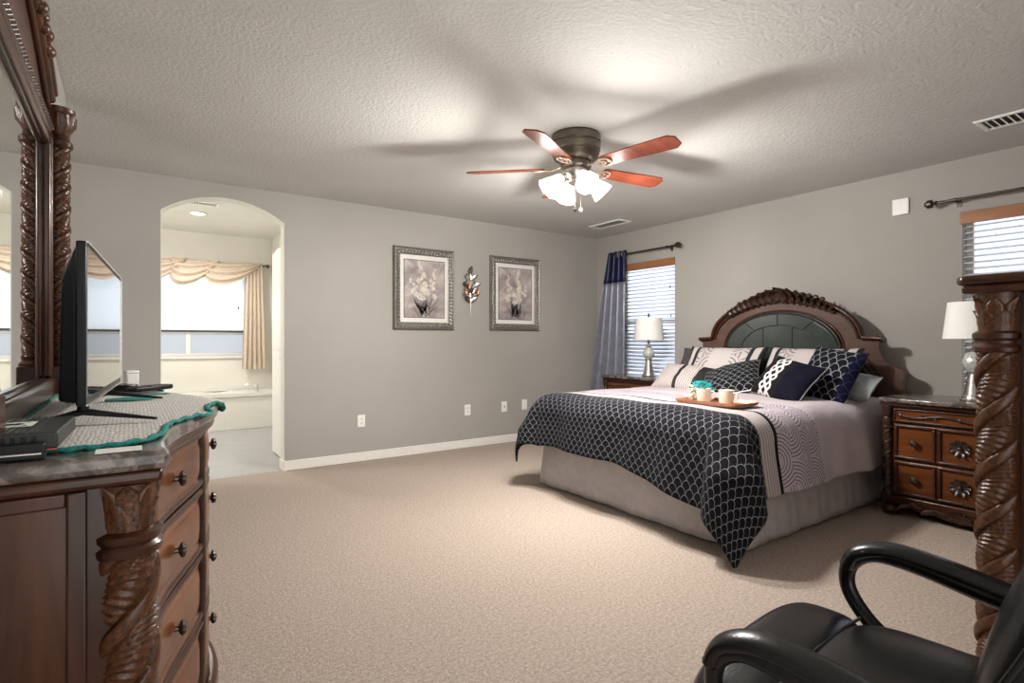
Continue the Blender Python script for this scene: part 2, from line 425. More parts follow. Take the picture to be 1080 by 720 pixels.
# baseboards
def basebd(path, name):
    return struct(path.build(name, 'white', bevel=.004, smooth=0))
basebd(Bx(1.115, XR, YB-.014, YB, 0, .085), 'baseboard_back')
basebd(Bx(-1.8, .17, YB-.014, YB, 0, .085), 'baseboard_back_left')
basebd(Bx(XR-.014, XR, -.3, YB-.014, 0, .085), 'baseboard_right')
struct(MB().lathe([(.02, 0), (.02, .075), (.016, .085), (.002, .088)], 20, (1.102, YB-.002, 0)).box(1.085, 1.102, YB, YB+.13, 0, .085).build('baseboard_corner', 'white'))

# windows in the right wall with blinds
def bed_window(n, y0, y1):
    f = MB(); x0, x1 = XR+.085, XR+.125; t = .045
    f.box(x0, x1, y0, y0+t, WZ0, WZ1).box(x0, x1, y1-t, y1, WZ0, WZ1).box(x0, x1, y0+t, y1-t, WZ0, WZ0+t).box(x0, x1, y0+t, y1-t, WZ1-t, WZ1)
    zm = (WZ0+WZ1)/2-.02
    f.box(x0, x1, y0+t, y1-t, zm-.02, zm+.025)
    w = struct(f.build('window_%d' % n, 'white', bevel=.004, smooth=0))
    struct(Bx(x0+.015, x0+.02, y0+t, y1-t, WZ0+t, WZ1-t).build('window_pane', 'glass', w, smooth=0))
    struct(Bx(XR-.02, XR+.085, y0-.0, y1+.0, WZ0-.02, WZ0+.004).build('window_sill', 'white', w, bevel=.004, smooth=0))
bed_window(1, 3.865, 4.68); bed_window(2, .40, 1.355)
def blind(y0, y1, label, zsplit):
    t = thing('window_blind', label, 'blind', (XR+.035, (y0+y1)/2, WZ1), 0, None)
    h = (y1-y0)/2-.006; L = WZ1-WZ0
    Bx(-.055, -.036, -h-.012, h+.012, -.085, 0).build('valance', 'valwood', t, bevel=.003, smooth=0)
    Bx(-.028, .028, -h, h, -.05, -.004).build('head_rail', 'blind', t, bevel=.003, smooth=0)
    s = MB(); z = -.10; k = 0
    while z > -L+.06:
        zz = z; ang = R(20) if -z < zsplit else R(38)
        def fn(u, v, zz=zz, ang=ang):
            a = (u-.5)*.048; return (a*cos(ang), (v-.5)*2*h, zz+a*sin(ang)-.002*(1-(2*u-1)**2)*-1)
        s.grid(4, 2, fn); z -= .043
    s.build('slats', 'blind', t, smooth=60, solid=.0028)
    Bx(-.024, .024, -h, h, -L+.012, -L+.034).build('bottom_rail', 'blind', t, bevel=.003, smooth=0)
    lad = MB()
    for q in (-.62, 0, .62):
        lad.tube([(-.026, h*q, -.05), (-.026, h*q, -L+.03)], .0012, 6)
    lad.build('ladder_cord', 'white', t)
    for q, zl in ((-h+.06, -.30), (-h+.045, -.62)):
        p = MB().tube([(-.034, q, -.05), (-.034, q, zl)], .001, 6).build('pull_cord', 'white', t)
        MB().lathe([(.002, zl-.03), (.006, zl-.026), (.004, zl), (.001, zl+.002)], 10, (-.034, q, 0)).build('tassel', 'black', p)
    return t
blind(3.865, 4.68, 'white slatted blind with wooden valance behind the navy and silver curtain', .80)
blind(.40, 1.355, 'white slatted blind with wooden valance in the window by the carved chest', 3)

# bathroom beyond the arch
BX0, BX1, BY1, BH = -1.6, 1.66, 8.42, 2.60
struct(Bx(BX0, BX1+.1, YB+.02, BY1+.1, -.1, 0).build('floor_bath', 'tile', smooth=0))
struct(Bx(BX0, BX1+.1, YB+.13, BY1+.1, BH, BH+.1).build('ceiling_bath', 'bathwall', smooth=0))
struct(Bx(BX1, BX1+.1, YB+.13, BY1, 0, BH).build('wall_bath_right', 'bathwall', smooth=0))
struct(Bx(BX0-.1, BX0, YB+.13, BY1, 0, BH).build('wall_bath_left', 'bathwall', smooth=0))
struct(Bx(-1.9, BX1+.1, YB+.01, YB+.13, H+.0, BH).build('wall_bath_front', 'bathwall', smooth=0))
wb_ = MB(); wx0, wx1, wz0, wz1 = -.75, 1.33, .935, 2.14
wb_.box(BX0, wx0, BY1, BY1+.13, 0, BH).box(wx1, BX1+.1, BY1, BY1+.13, 0, BH).box(wx0, wx1, BY1, BY1+.13, 0, wz0).box(wx0, wx1, BY1, BY1+.13, wz1, BH)
struct(wb_.build('wall_bath_back', 'bathwall', smooth=0))
f = MB(); t = .04; y0, y1 = BY1+.05, BY1+.10; mx_ = .62
f.box(wx0, wx0+t, y0, y1, wz0, wz1).box(wx1-t, wx1, y0, y1, wz0, wz1).box(wx0+t, wx1-t, y0, y1, wz0, wz0+t).box(wx0+t, wx1-t, y0, y1, wz1-t, wz1)
f.box(mx_-.03, mx_+.03, y0, y1, wz0+t, 1.235).box(wx0+t, wx1-t, y0, y1, 1.235, 1.275)
w3 = struct(f.build('window_3', 'white', bevel=.004, smooth=0))
struct(Bx(wx0+t, wx1-t, y0+.02, y0+.026, wz0+t, 1.235).build('window_pane', 'frost', w3, smooth=0))
struct(Bx(wx0+t, wx1-t, y0+.02, y0+.026, 1.275, wz1-t).build('window_pane', 'glass', w3, smooth=0))
struct(Bx(wx0-.03, wx1+.03, BY1-.03, BY1+.05, wz0-.03, wz0).build('window_sill', 'white', w3, bevel=.004, smooth=0))
rs = thing('roller_shade', 'pale roller shade lowered halfway over the bathroom window', 'blind', ((wx0+wx1)/2, BY1+.02, wz1))
hw = (wx1-wx0)/2-.01
Bx(-hw, hw, -.002, .002, 1.285-wz1, -.02).build('shade_cloth', 'shade', rs, smooth=0)
Bx(-hw, hw, -.008, .008, 1.262-wz1, 1.287-wz1).build('bottom_bar', 'grey', rs, bevel=.003)
MB().lathe([(.022, -hw), (.022, hw)], 16, (0, 0, -.025), ax='x').build('roller', 'white', rs)
pc = MB().tube([(hw-.1, -.02, -.1), (hw-.1, -.02, -.52)], .0015, 6).build('pull_cord', 'white', rs)
MB().ball((hw-.1, -.02, -.54), .010, (1, 1, 2)).build('tassel', 'black', pc)
# bathtub
tb = thing('bathtub', 'cream built-in bathtub deck below the bathroom window', 'bathtub', (.35, 7.78, 0))
x0, x1, yd, zt = BX0-.34, BX1-.352, BY1-7.78-.002, .465
Bx(x0, x1, 0, .04, 0, zt-.04).build('apron', 'tub', tb, bevel=.006)
dk = MB(); N = 40; ri = []; ro = []
cx, cy, ax_, ay_ = .05, yd/2+.01, .72, .235
for i in range(N):
    a = 2*PI*i/N; c, s_ = cos(a), sin(a); e = 2/3.2
    ri.append((cx+ax_*math.copysign(abs(c)**e, c), cy+ay_*math.copysign(abs(s_)**e, s_)))
    mxs = max(abs(c)/((x1-x0)/2), abs(s_)/(yd/2+.01)); ro.append(((x0+x1)/2+c/mxs, yd/2-.01+s_/mxs))
vs = [(x, min(max(y, -.02), yd), zt) for x, y in ro]+[(x, y, zt) for x, y in ri]+[(cx+(x-cx)*.8, cy+(y-cy)*.75, .12) for x, y in ri]
fs = [(i, (i+1) % N, N+(i+1) % N, N+i) for i in range(N)]+[(N+i, N+(i+1) % N, 2*N+(i+1) % N, 2*N+i) for i in range(N)]+[tuple(range(2*N, 3*N))]
dk.add(vs, fs).box(x0, x1, -.02, .0, zt-.04, zt)
dk.build('basin', 'tub', tb, smooth=50)
fc = thing('bath_faucet', 'chrome faucet on the deck of the bathtub', 'faucet', (1.38, 7.93, .4655))
MB().lathe([(.028, 0), (.028, .012), (.018, .02), (.016, .07), (.02, .09), (.001, .1)], 20).build('faucet_body', 'chrome', fc)
MB().tube([(0, 0, .08), (-.05, 0, .105), (-.12, 0, .10), (-.16, 0, .075)], [.017, .016, .015, .012], 12, .7).build('spout', 'chrome', fc)
for s_ in (-1, 1):
    h_ = MB().lathe([(.02, 0), (.02, .01), (.012, .02), (.012, .04)], 16, (.0, s_*.09, 0)).build('faucet_handle', 'chrome', fc)
    MB().tube([(0, s_*.09, .04), (-.06, s_*.09, .055)], [.009, .006], 10, .6).build('lever', 'chrome', h_)
# swag valance
cr = thing('curtain_rod', 'slim bronze rod carrying the cream swag over the bathroom window', 'curtain rod', (.35, BY1-.09, 2.20))
MB().tube([(-1.4, 0, 0), (1.22, 0, 0)], .011, 10).build('pole', 'bronze', cr)
MB().ball((1.235, 0, 0), .026).build('finial', 'bronze', cr)
for xx in (-1.2, 1.17): Bx(xx-.01, xx+.01, 0, .089, -.01, .01).build('bracket', 'bronze', cr)
sw = thing('swag_curtain', 'cream swagged valance with a long tail at the bathroom window', 'curtain', (0, BY1-.1, 2.205))
def swag(xa, xb, drop, ph):
    mb = MB()
    def fn(u, v):
        x = xa+(xb-xa)*u; um = u**.72; p = 4*um*(1-um); p = p**.8
        fold = .020*sin(v*6.5*PI+ph+u*3.2)*(.3+p)
        x += -.10*v*p+.05*(1-v)*sin(PI*u)
        return (x, -.035-.05*v*(1-v)*2-fold-.012, .026-(.02+drop*v)*p-.10*v*(1-u)*(1-p))
    return mb.grid(28, 60, fn)
for xa, xb, dr in ((-.62, .02, .31), (-.04, .60, .33), (.42, .98, .34), (.80, 1.50, .32)):
    swag(xa, xb, dr, xa*5).build('swag', 'cream', sw, smooth=80)
def tail(u, v):
    w = (.10+.045*v) ; x = 1.40+(u-.5)*2*w*1.05
    return (x, -.03+.028*sin(u*5*2*PI+v*.6)*(.5+.5*v)-.01, .02-1.47*v)
MB().grid(60, 24, tail).build('tail', 'cream', sw, smooth=80)
# bathroom door standing open at the right side of the arch
d1 = struct(Bx(1.185, 1.22, YB+.15, YB+.93, .012, 2.03).build('door_1', 'white', bevel=.003, smooth=0))
for z0, z1 in ((.15, .95), (1.05, 1.95)):
    struct(Bx(1.179, 1.185, YB+.27, YB+.81, z0, z1).build('door_panel', 'white', d1, bevel=.006, smooth=0))
hb = struct(MB().lathe([(.025, 0), (.025, .008), (.012, .012), (.012, .045)], 14, (1.185, YB+.22, .97), ax='x').xf(Matrix.Translation((1.185*2, 0, 0)) @ Matrix.Scale(-1, 4, (1, 0, 0))).build('door_handle', 'chrome', d1))
struct(MB().tube([(1.14, YB+.22, .97), (1.14, YB+.33, .972)], .009, 10).build('lever', 'chrome', hb))
struct(Bx(1.225, 1.29, YB+.14, YB+.2, 0, 2.08).box(1.225, 1.29, YB+.93, YB+1.0, 0, 2.08).box(1.225, 1.29, YB+.2, YB+.93, 2.035, 2.08).build('trim_1', 'white', smooth=0, bevel=.004))
# bath ceiling fittings
bl = thing('recessed_light', 'round recessed downlight in the bathroom ceiling', 'ceiling light', (.62, 7.15, BH))
MB().lathe([(.09, -.001), (.095, -.008), (.075, -.012), (.07, -.002)], 32, caps=False).build('trim_ring', 'white', bl)
MB().lathe([(.07, -.006), (.05, -.009), (.001, -.010)], 24).build('lens', 'bulb', bl)
bd_ = light('bath_downlight', 'SPOT', (.62, 7.15, BH-.03), 95, (1, .97, .93), .06); bd_.data.spot_size = R(165); bd_.data.spot_blend = .6

light('bath_fill_light', 'POINT', (-.95, 6.1, 2.0), 55, (1, .96, .9), .12)  # added fill light without a fitting, brightens the bathroom from beyond the left jamb
def vent(loc, sx_, sy_, label, along='y', n=9, group=None):
    t = thing('ceiling_vent', label, 'vent', loc)
    a, b = sx_/2, sy_/2; w = .028; f = MB()
    f.box(-a, -a+w, -b, b, -.012, -.001).box(a-w, a, -b, b, -.012, -.001).box(-a+w, a-w, -b, -b+w, -.012, -.001).box(-a+w, a-w, b-w, b, -.012, -.001)
    f.build('frame', 'plate', t, bevel=.003, smooth=0)
    Bx(-a+w, a-w, -b+w, b-w, -.003, -.001).build('duct_opening', 'dark', t, smooth=0)
    L = MB(); 
    for i in range(n):
        q = (i+.5)/n
        if along == 'y':
            y = -b+w+(2*b-2*w)*q; L.add([(-a+w, y-.010, -.011), (a-w, y-.010, -.011), (a-w, y+.004, -.004), (-a+w, y+.004, -.004)], [(0, 1, 2, 3)])
        else:
            x = -a+w+(2*a-2*w)*q; L.add([(x-.010, -b+w, -.011), (x-.010, b-w, -.011), (x+.004, b-w, -.004), (x+.004, -b+w, -.004)], [(0, 1, 2, 3)])
    L.build('louvre', 'plate', t, smooth=0, solid=.0012)
vent((4.345, 4.335, H), .20, .47, 'white ceiling vent near the far corner above the navy curtain', n=12)
vent((4.21, .86, H), .23, .46, 'white ceiling vent above the window by the carved chest', n=12)
vent((.62, 6.6, BH), .30, .16, 'small vent in the bathroom ceiling', 'x', n=10)

# ------------------------------------------------------------------ ceiling fan
FX, FY = 2.315, 2.61
fan = thing('ceiling_fan', 'five blade cherry ceiling fan with pewter housing and lit glass shades', 'ceiling fan', (FX, FY, H))
MB().lathe([(.150, -.001), (.158, -.012), (.158, -.05), (.150, -.055), (.150, -.062), (.157, -.068), (.155, -.10), (.146, -.106), (.146, -.113), (.150, -.118), (.138, -.148), (.118, -.162), (.09, -.17)], 56).build('motor_housing', 'pewter', fan)
MB().lathe([(.095, -.168), (.098, -.18), (.098, -.20), (.09, -.208)], 48).build('flywheel', 'pewter', fan)
MB().lathe([(.07, -.206), (.075, -.215), (.075, -.25), (.062, -.27), (.05, -.285), (.05, -.30), (.03, -.315), (.001, -.32)], 40).build('light_kit_hub', 'silver', fan)
for k in range(5):
    an = R(-79+72*k); rot = Matrix.Rotation(an, 4, 'Z'); pit = Matrix.Rotation(R(-13), 4, 'X')
    xs = [.20, .22, .30, .45, .60, .665, .70, .703]; wsd = [.044, .052, .056, .062, .067, .068, .040, .036]
    out = [(x, -w) for x, w in zip(xs, wsd)]+[(x, w) for x, w in reversed(list(zip(xs, wsd)))]
    b = MB().prism(out, -.004, .004, 'z'); b.xf(pit); b.xf(Matrix.Translation((0, 0, -.205))); b.xf(rot)
    bo = b.build('blade', 'fanblade', fan, bevel=.002, smooth=30)
    br = MB()
    br.tube([(.085, 0, -.19), (.12, 0, -.20), (.155, 0, -.214), (.19, 0, -.214)], [.016, .012, .011, .012], 10, .6)
    for s_ in (-1, 1):
        br.tube([(.15, 0, -.214), (.175, s_*.03, -.214-s_*.0), (.215, s_*.042, -.213), (.25, s_*.03, -.213), (.262, s_*.008, -.213), (.245, 0, -.213)], .007, 8, .7)
        br.tube([(.165, 0, -.214), (.20, s_*.018, -.214), (.225, s_*.008, -.214), (.225, 0, -.214)], .006, 8, .7)
    br.xf(Matrix.Translation((0, 0, -.215)) @ pit @ Matrix.Translation((0, 0, .212))); br.xf(rot)
    br.build('blade_bracket', 'brass', bo)
for k in range(4):
    an = R(-110+90*k); rot = Matrix.Rotation(an, 4, 'Z')
    ar_ = MB().tube([(.04, 0, -.262), (.075, 0, -.258), (.10, 0, -.268)], [.013, .012, .016], 12).xf(rot).build('light_arm', 'silver', fan)
    pr = [(.026, 0), (.034, -.012), (.040, -.03), (.050, -.06), (.062, -.09), (.070, -.115), (.074, -.128), (.071, -.128), (.066, -.112), (.058, -.09), (.046, -.06), (.036, -.03), (.022, -.006)]
    sh = MB().lathe([(a*.98, z) for a, z in pr], 32, caps=False, mod=lambda q, t, z: q*(1+.03*max(0, -z-.07)/.06*cos(8*t)))
    sh.xf(Matrix.Translation((.095, 0, -.268)) @ Matrix.Rotation(R(-48), 4, 'Y')); sh.xf(rot)
    so = sh.build('glass_shade', 'shadeglow', ar_, smooth=60)
    p = rot @ Matrix.Translation((.095, 0, -.268)) @ Matrix.Rotation(R(-48), 4, 'Y') @ Vector((0, 0, -.085))
    bb = MB().ball(p, .026).build('bulb', M['shadeglow'], ar_)
    q_ = Vector((p.x*1.45, p.y*1.45, p.z-.035))
    light('fan_lamp', 'POINT', (FX+q_.x, FY+q_.y, H+q_.z), 5.5, (1, .955, .90), .045)
    fl_ = light('fan_beam', 'SPOT', (FX+q_.x, FY+q_.y, H+q_.z), 88, (1, .965, .915), .05)
    fl_.data.spot_size = R(172); fl_.data.spot_blend = .7
    fl_.rotation_euler = Vector((p.x, p.y, -.13)).to_track_quat('-Z', 'Y').to_euler()
for k, (dx, dy) in enumerate(((.010, -.035), (-.03, -.025))):
    pc = MB().tube([(dx, dy, -.30), (dx, dy, -.46)], .0022, 6).build('pull_chain', 'brass', fan)
    MB().ball((dx, dy, -.475), .013, (1, 1, 1.3)).build('chain_knob', 'white' if k == 0 else 'pewter', pc)

# ------------------------------------------------------------------ pictures, sconce, outlets on the back wall
def picture(x0, x1, z0, z1, label, flip):
    cx, cz = (x0+x1)/2, (z0+z1)/2; a, b = (x1-x0)/2, (z1-z0)/2
    t = thing('framed_picture', label, 'picture', (cx, YB, z0), 0); t.location = (cx, YB, z0); cz = b
    fw = .075; fr = MB()
    prof = [(0, .002), (0, .022), (.010, .032), (.020, .026), (.028, .026), (.040, .034), (.052, .030), (.062, .018), (fw, .012), (fw, .002)]
    cs = [(-a, cz-b), (a, cz-b), (a, cz+b), (-a, cz+b)]; sg = [(1, 1), (-1, 1), (-1, -1), (1, -1)]; n = len(prof)
    vs = [(cs[c][0]+sg[c][0]*p, -d, cs[c][1]+sg[c][1]*p) for c in range(4) for p, d in prof]
    fs = [(c*n+i, ((c+1) % 4)*n+i, ((c+1) % 4)*n+i+1, c*n+i+1) for c in range(4) for i in range(n-1)]
    fo = fr.add(vs, fs).build('frame', 'silverframe', t, smooth=0)
    orn = MB(); q = .046
    per = [((-a+q, cz-b+q), (a-q, cz-b+q)), ((a-q, cz-b+q), (a-q, cz+b-q)), ((a-q, cz+b-q), (-a+q, cz+b-q)), ((-a+q, cz+b-q), (-a+q, cz-b+q))]
    for (p0, p1) in per:
        L = math.hypot(p1[0]-p0[0], p1[1]-p0[1]); nb = int(L/.034)
        ux, uz = (p1[0]-p0[0])/L, (p1[1]-p0[1])/L
        for i in range(nb):
            s0 = (i+.5)*L/nb; x, z = p0[0]+ux*s0, p0[1]+uz*s0
            dx, dz = ux*.016-uz*.019, uz*.016+ux*.019
            orn.tube([(x-dx, -.034, z-dz), (x, -.043, z), (x+dx, -.034, z+dz)], [.005, .0095, .005], 8)
    orn.build('rope_ornament', 'silver', fo)
    Bx(-a+fw-.004, a-fw+.004, -.012, -.002, cz-b+fw-.004, cz+b-fw+.004).build('mat_board', 'mat', t, smooth=0)
    ia, ib = a-fw-.042, b-fw-.05
    Bx(-ia-.006, ia+.006, -.0135, -.012, cz-ib-.006, cz+ib+.006).build('inner_border', 'piping', t, smooth=0)
    art = Bx(-ia, ia, -.0145, -.0135, cz-ib, cz+ib).build('canvas', 'canvas', t, smooth=0)
    rnd = random.Random(3 if flip else 9); pet = MB(); stk = MB()
    def flower(x, z, s):
        ph = rnd.random()*6
        for k in range(5):
            an = ph+k*2*PI/5; n_ = 8; pts = []
            for i in range(n_):
                t_ = 2*PI*i/n_; rx, rz = s*.55*cos(t_), s*.36*sin(t_)
                px, pz = x+cos(an)*(s*.55+rx)-sin(an)*rz, z+sin(an)*(s*.55+rx)+cos(an)*rz
                pts.append((max(-ia, min(ia, px)), max(cz-ib, min(cz+ib, pz))))
            dd = -.0150-.0006*rnd.random()-.0002*k
            pet.add([(p[0], dd, p[1]) for p in pts], [tuple(range(n_))])
    sgn = -1 if flip else 1
    for (sx0, sz0, sx1, sz1, nf, s0) in ((-.02*sgn, -.14, -.05*sgn, .25, 17, .032), (.06*sgn, -.12, .11*sgn, .15, 11, .027), (-.07*sgn, -.13, -.15*sgn, .04, 8, .026)):
        for i in range(nf):
            q = i/(nf-1); x = sx0+(sx1-sx0)*q+rnd.uniform(-.055, .055)*(1-.75*q); z = cz+sz0+.05+(sz1-sz0)*q
            flower(x, z, s0*(1.15-.6*q))
    for i in range(26):
        x0_ = rnd.uniform(-.06, .06); an = rnd.uniform(-.9, .9); L = rnd.uniform(.10, .24); z0_ = cz-ib+rnd.uniform(.0, .08); wd = .006
        xe, ze = x0_+L*sin(an), z0_+L*cos(an)
        cl = lambda v: max(-ia, min(ia, v))
        stk.add([(cl(x0_-wd), -.0148, z0_), (cl(x0_+wd), -.0148, z0_), (cl(xe), -.0148, ze), (cl((x0_+xe)/2-wd*1.6), -.0148, (z0_+ze)/2)], [(0, 1, 2, 3)])
    stk.build('painted_leaves', 'stalk', art, smooth=0); pet.build('painted_flowers', 'petal', art, smooth=0)
    return t
picture(2.106, 2.783, 1.255, 2.08, 'silver framed floral picture nearer the archway', False)
picture(3.233, 3.919, 1.26, 2.085, 'silver framed floral picture nearer the navy curtain', True)
sc = thing('wall_sconce', 'metal leaf and flower wall sconce between the two pictures', 'wall decoration', (2.985, YB, 1.41))
MB().tube([(0, -.012, 0), (.004, -.014, .10), (-.004, -.018, .22), (.006, -.014, .38), (0, -.012, .47)], [.003, .006, .006, .005, .003], 8).build('stem', 'silver', sc)
for i, (x, z, an, L) in enumerate(((0, .44, 0, .10), (-.01, .38, .75, .10), (.01, .38, -.75, .10), (-.02, .30, 1.0, .11), (.02, .30, -1.0, .12), (-.01, .2, 1.15, .12), (.01, .2, -1.1, .11), (0, .32, .3, .1), (0, .30, -.35, .1), (-.005, .15, .9, .1), (.005, .15, -.9, .1), (-.03, .34, 1.3, .07), (.03, .34, -1.3, .07), (-.04, .24, .5, .09), (.04, .24, -.5, .09), (0, .22, .1, .1))):
    MB().leaf((x, -.018, z), (-sin(an), -.1, cos(an)), (0, -1, 0), L*1.05, .052, .45, 7).build('leaf', 'silver' if i % 3 else 'pewter', sc, smooth=70)
for x, z in ((-.07, .22), (.075, .225), (-.03, .28)):
    MB().lathe([(.004, 0), (.016, .008), (.018, .03), (.014, .05), (.012, .05), (.010, .02)], 12, (x, -.045, z)).build('cup', 'copper', sc)
def outlet(x, z, label, kind='outlet', name='wall_outlet'):
    t = thing(name, label, 'outlet', (x, YB, z))
    Bx(-.036, .036, -.007, -.0005, -.058, .058).build('cover_plate', 'plate', t, bevel=.003)
    if kind == 'outlet':
        for s_ in (-1, 1):
            rc = MB().lathe([(.017, -.0095), (.017, -.006)], 20, (0, 0, s_*.02), ax='y').build('receptacle', 'white', t)
            MB().box(-.007, -.005, -.0100, -.0094, s_*.02-.003, s_*.02+.006).box(.005, .007, -.0100, -.0094, s_*.02-.003, s_*.02+.006).build('slot', 'black', rc)
    elif kind == 'jack':
        MB().lathe([(.008, -.012), (.008, -.006)], 14, (0, 0, 0), ax='y').build('jack', 'bronze', t)
    else:
        for s_ in (-1, 1): MB().lathe([(.003, -.008), (.003, -.0065)], 10, (0, 0, s_*.042), ax='y').build('screw', 'silver', t)
outlet(1.79, .38, 'white wall outlet nearest the archway below the first picture')
outlet(2.955, .40, 'white wall outlet below the metal sconce')
outlet(3.43, .405, 'white cable jack plate under the picture nearer the curtain', 'jack', 'cable_plate')
outlet(3.71, .41, 'blank white wall plate closest to the bed', 'blank', 'wall_plate')
wp = thing('wall_plate', 'blank white wall plate high on the headboard wall by the curtain rod', 'wall plate', (XR, 1.73, 2.17))
Bx(-.02, -.0005, -.055, .055, -.062, .062).build('cover_plate', 'plate', wp, bevel=.006)
MB().lathe([(.004, -.0215), (.004, -.02)], 10, (0, 0, .04), ax='x').build('screw', 'silver', wp)

# ------------------------------------------------------------------ curtain rods and navy curtain
def rod(y0, y1, z, label, fin):
    t = thing('curtain_rod', label, 'curtain rod', (XR-.09, y0, z)); L = y1-y0
    MB().tube([(0, 0, 0), (0, L, 0)], .010, 12).build('pole', 'bronze', t)
    for y, s_ in fin:
        MB().lathe([(.012, 0), (.02, .012), (.012, .02), (.014, .028), (.03, .034), (.03, .062), (.014, .068), (.018, .076), (.001, .085)], 20, ax='y').xf(Matrix.Translation((0, y, 0)) @ Matrix.Scale(s_, 4, (0, 1, 0))).build('finial', 'bronze', t)
    for y in (.10, L-.10):
        MB().box(0, .085, y-.006, y+.006, -.012, -.004).box(.083, .0895, y-.014, y+.014, -.04, .03).lathe([(.015, y-.008), (.015, y+.008)], 14, (0, 0, 0), ax='y').build('bracket', 'bronze', t)
rod(3.80, 4.78, 2.165, 'black rod with block finial over the window beside the bed', ((0, -1),))
rod(.25, 1.47, 2.135, 'black rod with turned finial over the window by the chest', ((1.22, 1),))
cu = thing('window_curtain', 'grommet curtain with navy top and silver lower part in the far corner', 'curtain', (XR-.085, 4.65, 0))
def cfn(z0, z1):
    def fn(u, v):
        z = z0+(z1-z0)*v; q = max(0, (2.2-z)/2.2)
        ya = -.16-.02*q; yb = .14+.34*q**.9
        y = ya+(yb-ya)*u
        return (-.005-.045*q*.5-(.032+.022*q)*sin(u*4.0*2*PI+.9*sin(q*3)), y, z)
    return fn
MB().grid(100, 10, cfn(2.21, 1.84)).build('navy_panel', 'navy', cu, smooth=80, solid=.003)
MB().grid(100, 40, cfn(1.842, .03)).build('silver_panel', 'satin', cu, smooth=80, solid=.003)
for i in range(5):
    u = (i+.5)/5; p = cfn(2.21, 1.84)(u, .12)
    MB().lathe([(.020, -.004), (.026, -.004), (.026, .004), (.020, .004)], 18, (p[0]-.006, p[1], 2.165), caps=False, ax='x').build('grommet', 'silver', cu)

# ------------------------------------------------------------------ bed
BYc = 2.56; FX0 = 2.70; HX = 4.60
bed = thing('bed', 'queen bed with arched carved wooden headboard and grey bed skirt', 'bed', (3.65, BYc, 0))
ox, oy = 3.65, BYc
def mirror_out(half): return half+[(-a, b) for a, b in reversed(half) if abs(a) > 1e-6]
def arc(a, b, z0, t0, t1, n):
    return [(a*cos(t0+(t1-t0)*i/n), z0+b*sin(t0+(t1-t0)*i/n)) for i in range(n+1)]
def hb_half(g=0):
    # right half outline, from bottom outward up to the apex
    h = [(.93-g, .12), (.93-g, .925-g)]
    h += [(.905-g*.6, .93-g), (.86-g*.5, .95-g), (.81-g*.5, .99-g), (.785-g*.5, 1.04-g), (.775-g*.4, 1.09-g), (.775-g, 1.125-g)]
    h += [(.80-g, 1.13-g), (.80-g, 1.165-g), (.655-g, 1.165-g)]
    h += arc(.655-g, .345-g, 1.165, .0, PI/2, 26)[1:]
    return h
half = hb_half(); full = half[:-1]+[(0, half[-1][1])]+[(-a, b) for a, b in reversed(half[:-1])]
hbx0, hbx1 = HX-ox, HX+.09-ox
hbo = MB().prism(full, hbx0+.02, hbx1, 'x').build('headboard', 'head', bed, smooth=30, bevel=.006)
# outer crown moulding over the ledge and arch
def mould(path, r, fl, x, name, mat, par, seg=10):
    return MB().tube([(x, a, b) for a, b in path], r, seg, fl, up=(1, 0, 0)).build(name, mat, par, smooth=60)
outer = [(.80, 1.158), (.73, 1.16), (.665, 1.163)]+arc(.655, .345, 1.165, .06, PI-.06, 44)+[(-.665, 1.163), (-.73, 1.16), (-.80, 1.158)]
mould(outer, .020, 1.9, hbx0+.02, 'crown_moulding', 'wood', hbo)
inn = [(a*.965, b-.028) for a, b in outer[3:-3]]
mould(inn, .010, 1.3, hbx0+.016, 'inner_bead', 'wood', hbo)
lh = [(.74, .3), (.74, .86), (.735, .90), (.70, .94), (.63, 1.02), (.605, 1.045), (.55, 1.055), (.515, 1.06)]+[(a, b) for a, b in arc(.505, .325, 1.062, .03, PI/2, 20)]
lfull = lh[:-1]+[(0, lh[-1][1])]+[(-a, b) for a, b in reversed(lh[:-1])]
lp = MB()
lp.prism([(a*.985, b-.006) for a, b in lfull], hbx0-.012, hbx0+.03, 'x')
lpo = lp.build('leather_panel', 'greenleather', hbo, bevel=.014, smooth=40)
mould(lfull, .014, 1.4, hbx0+.012, 'panel_moulding', 'piping', hbo)
mould([(a*1.045, b+.012) for a, b in lfull], .010, 1.2, hbx0+.016, 'panel_bead', 'wood', hbo)
sm = MB()
mid = arc(.34, .215, 1.06, .0, PI, 24)
sm.tube([(hbx0-.013, a, b) for a, b in mid], .0045, 8)
for a in (-.13, .13): sm.tube([(hbx0-.013, a, .7), (hbx0-.013, a, 1.06+.215*sqrt(1-(a/.34)**2))], .0045, 8)
for t_ in (.9, PI-.9, PI/2): sm.tube([(hbx0-.013, .34*cos(t_), 1.06+.215*sin(t_)), (hbx0-.013, .49*cos(t_), 1.06+.31*sin(t_))], .0045, 8)
sm.build('seam', 'piping', lpo, smooth=60)
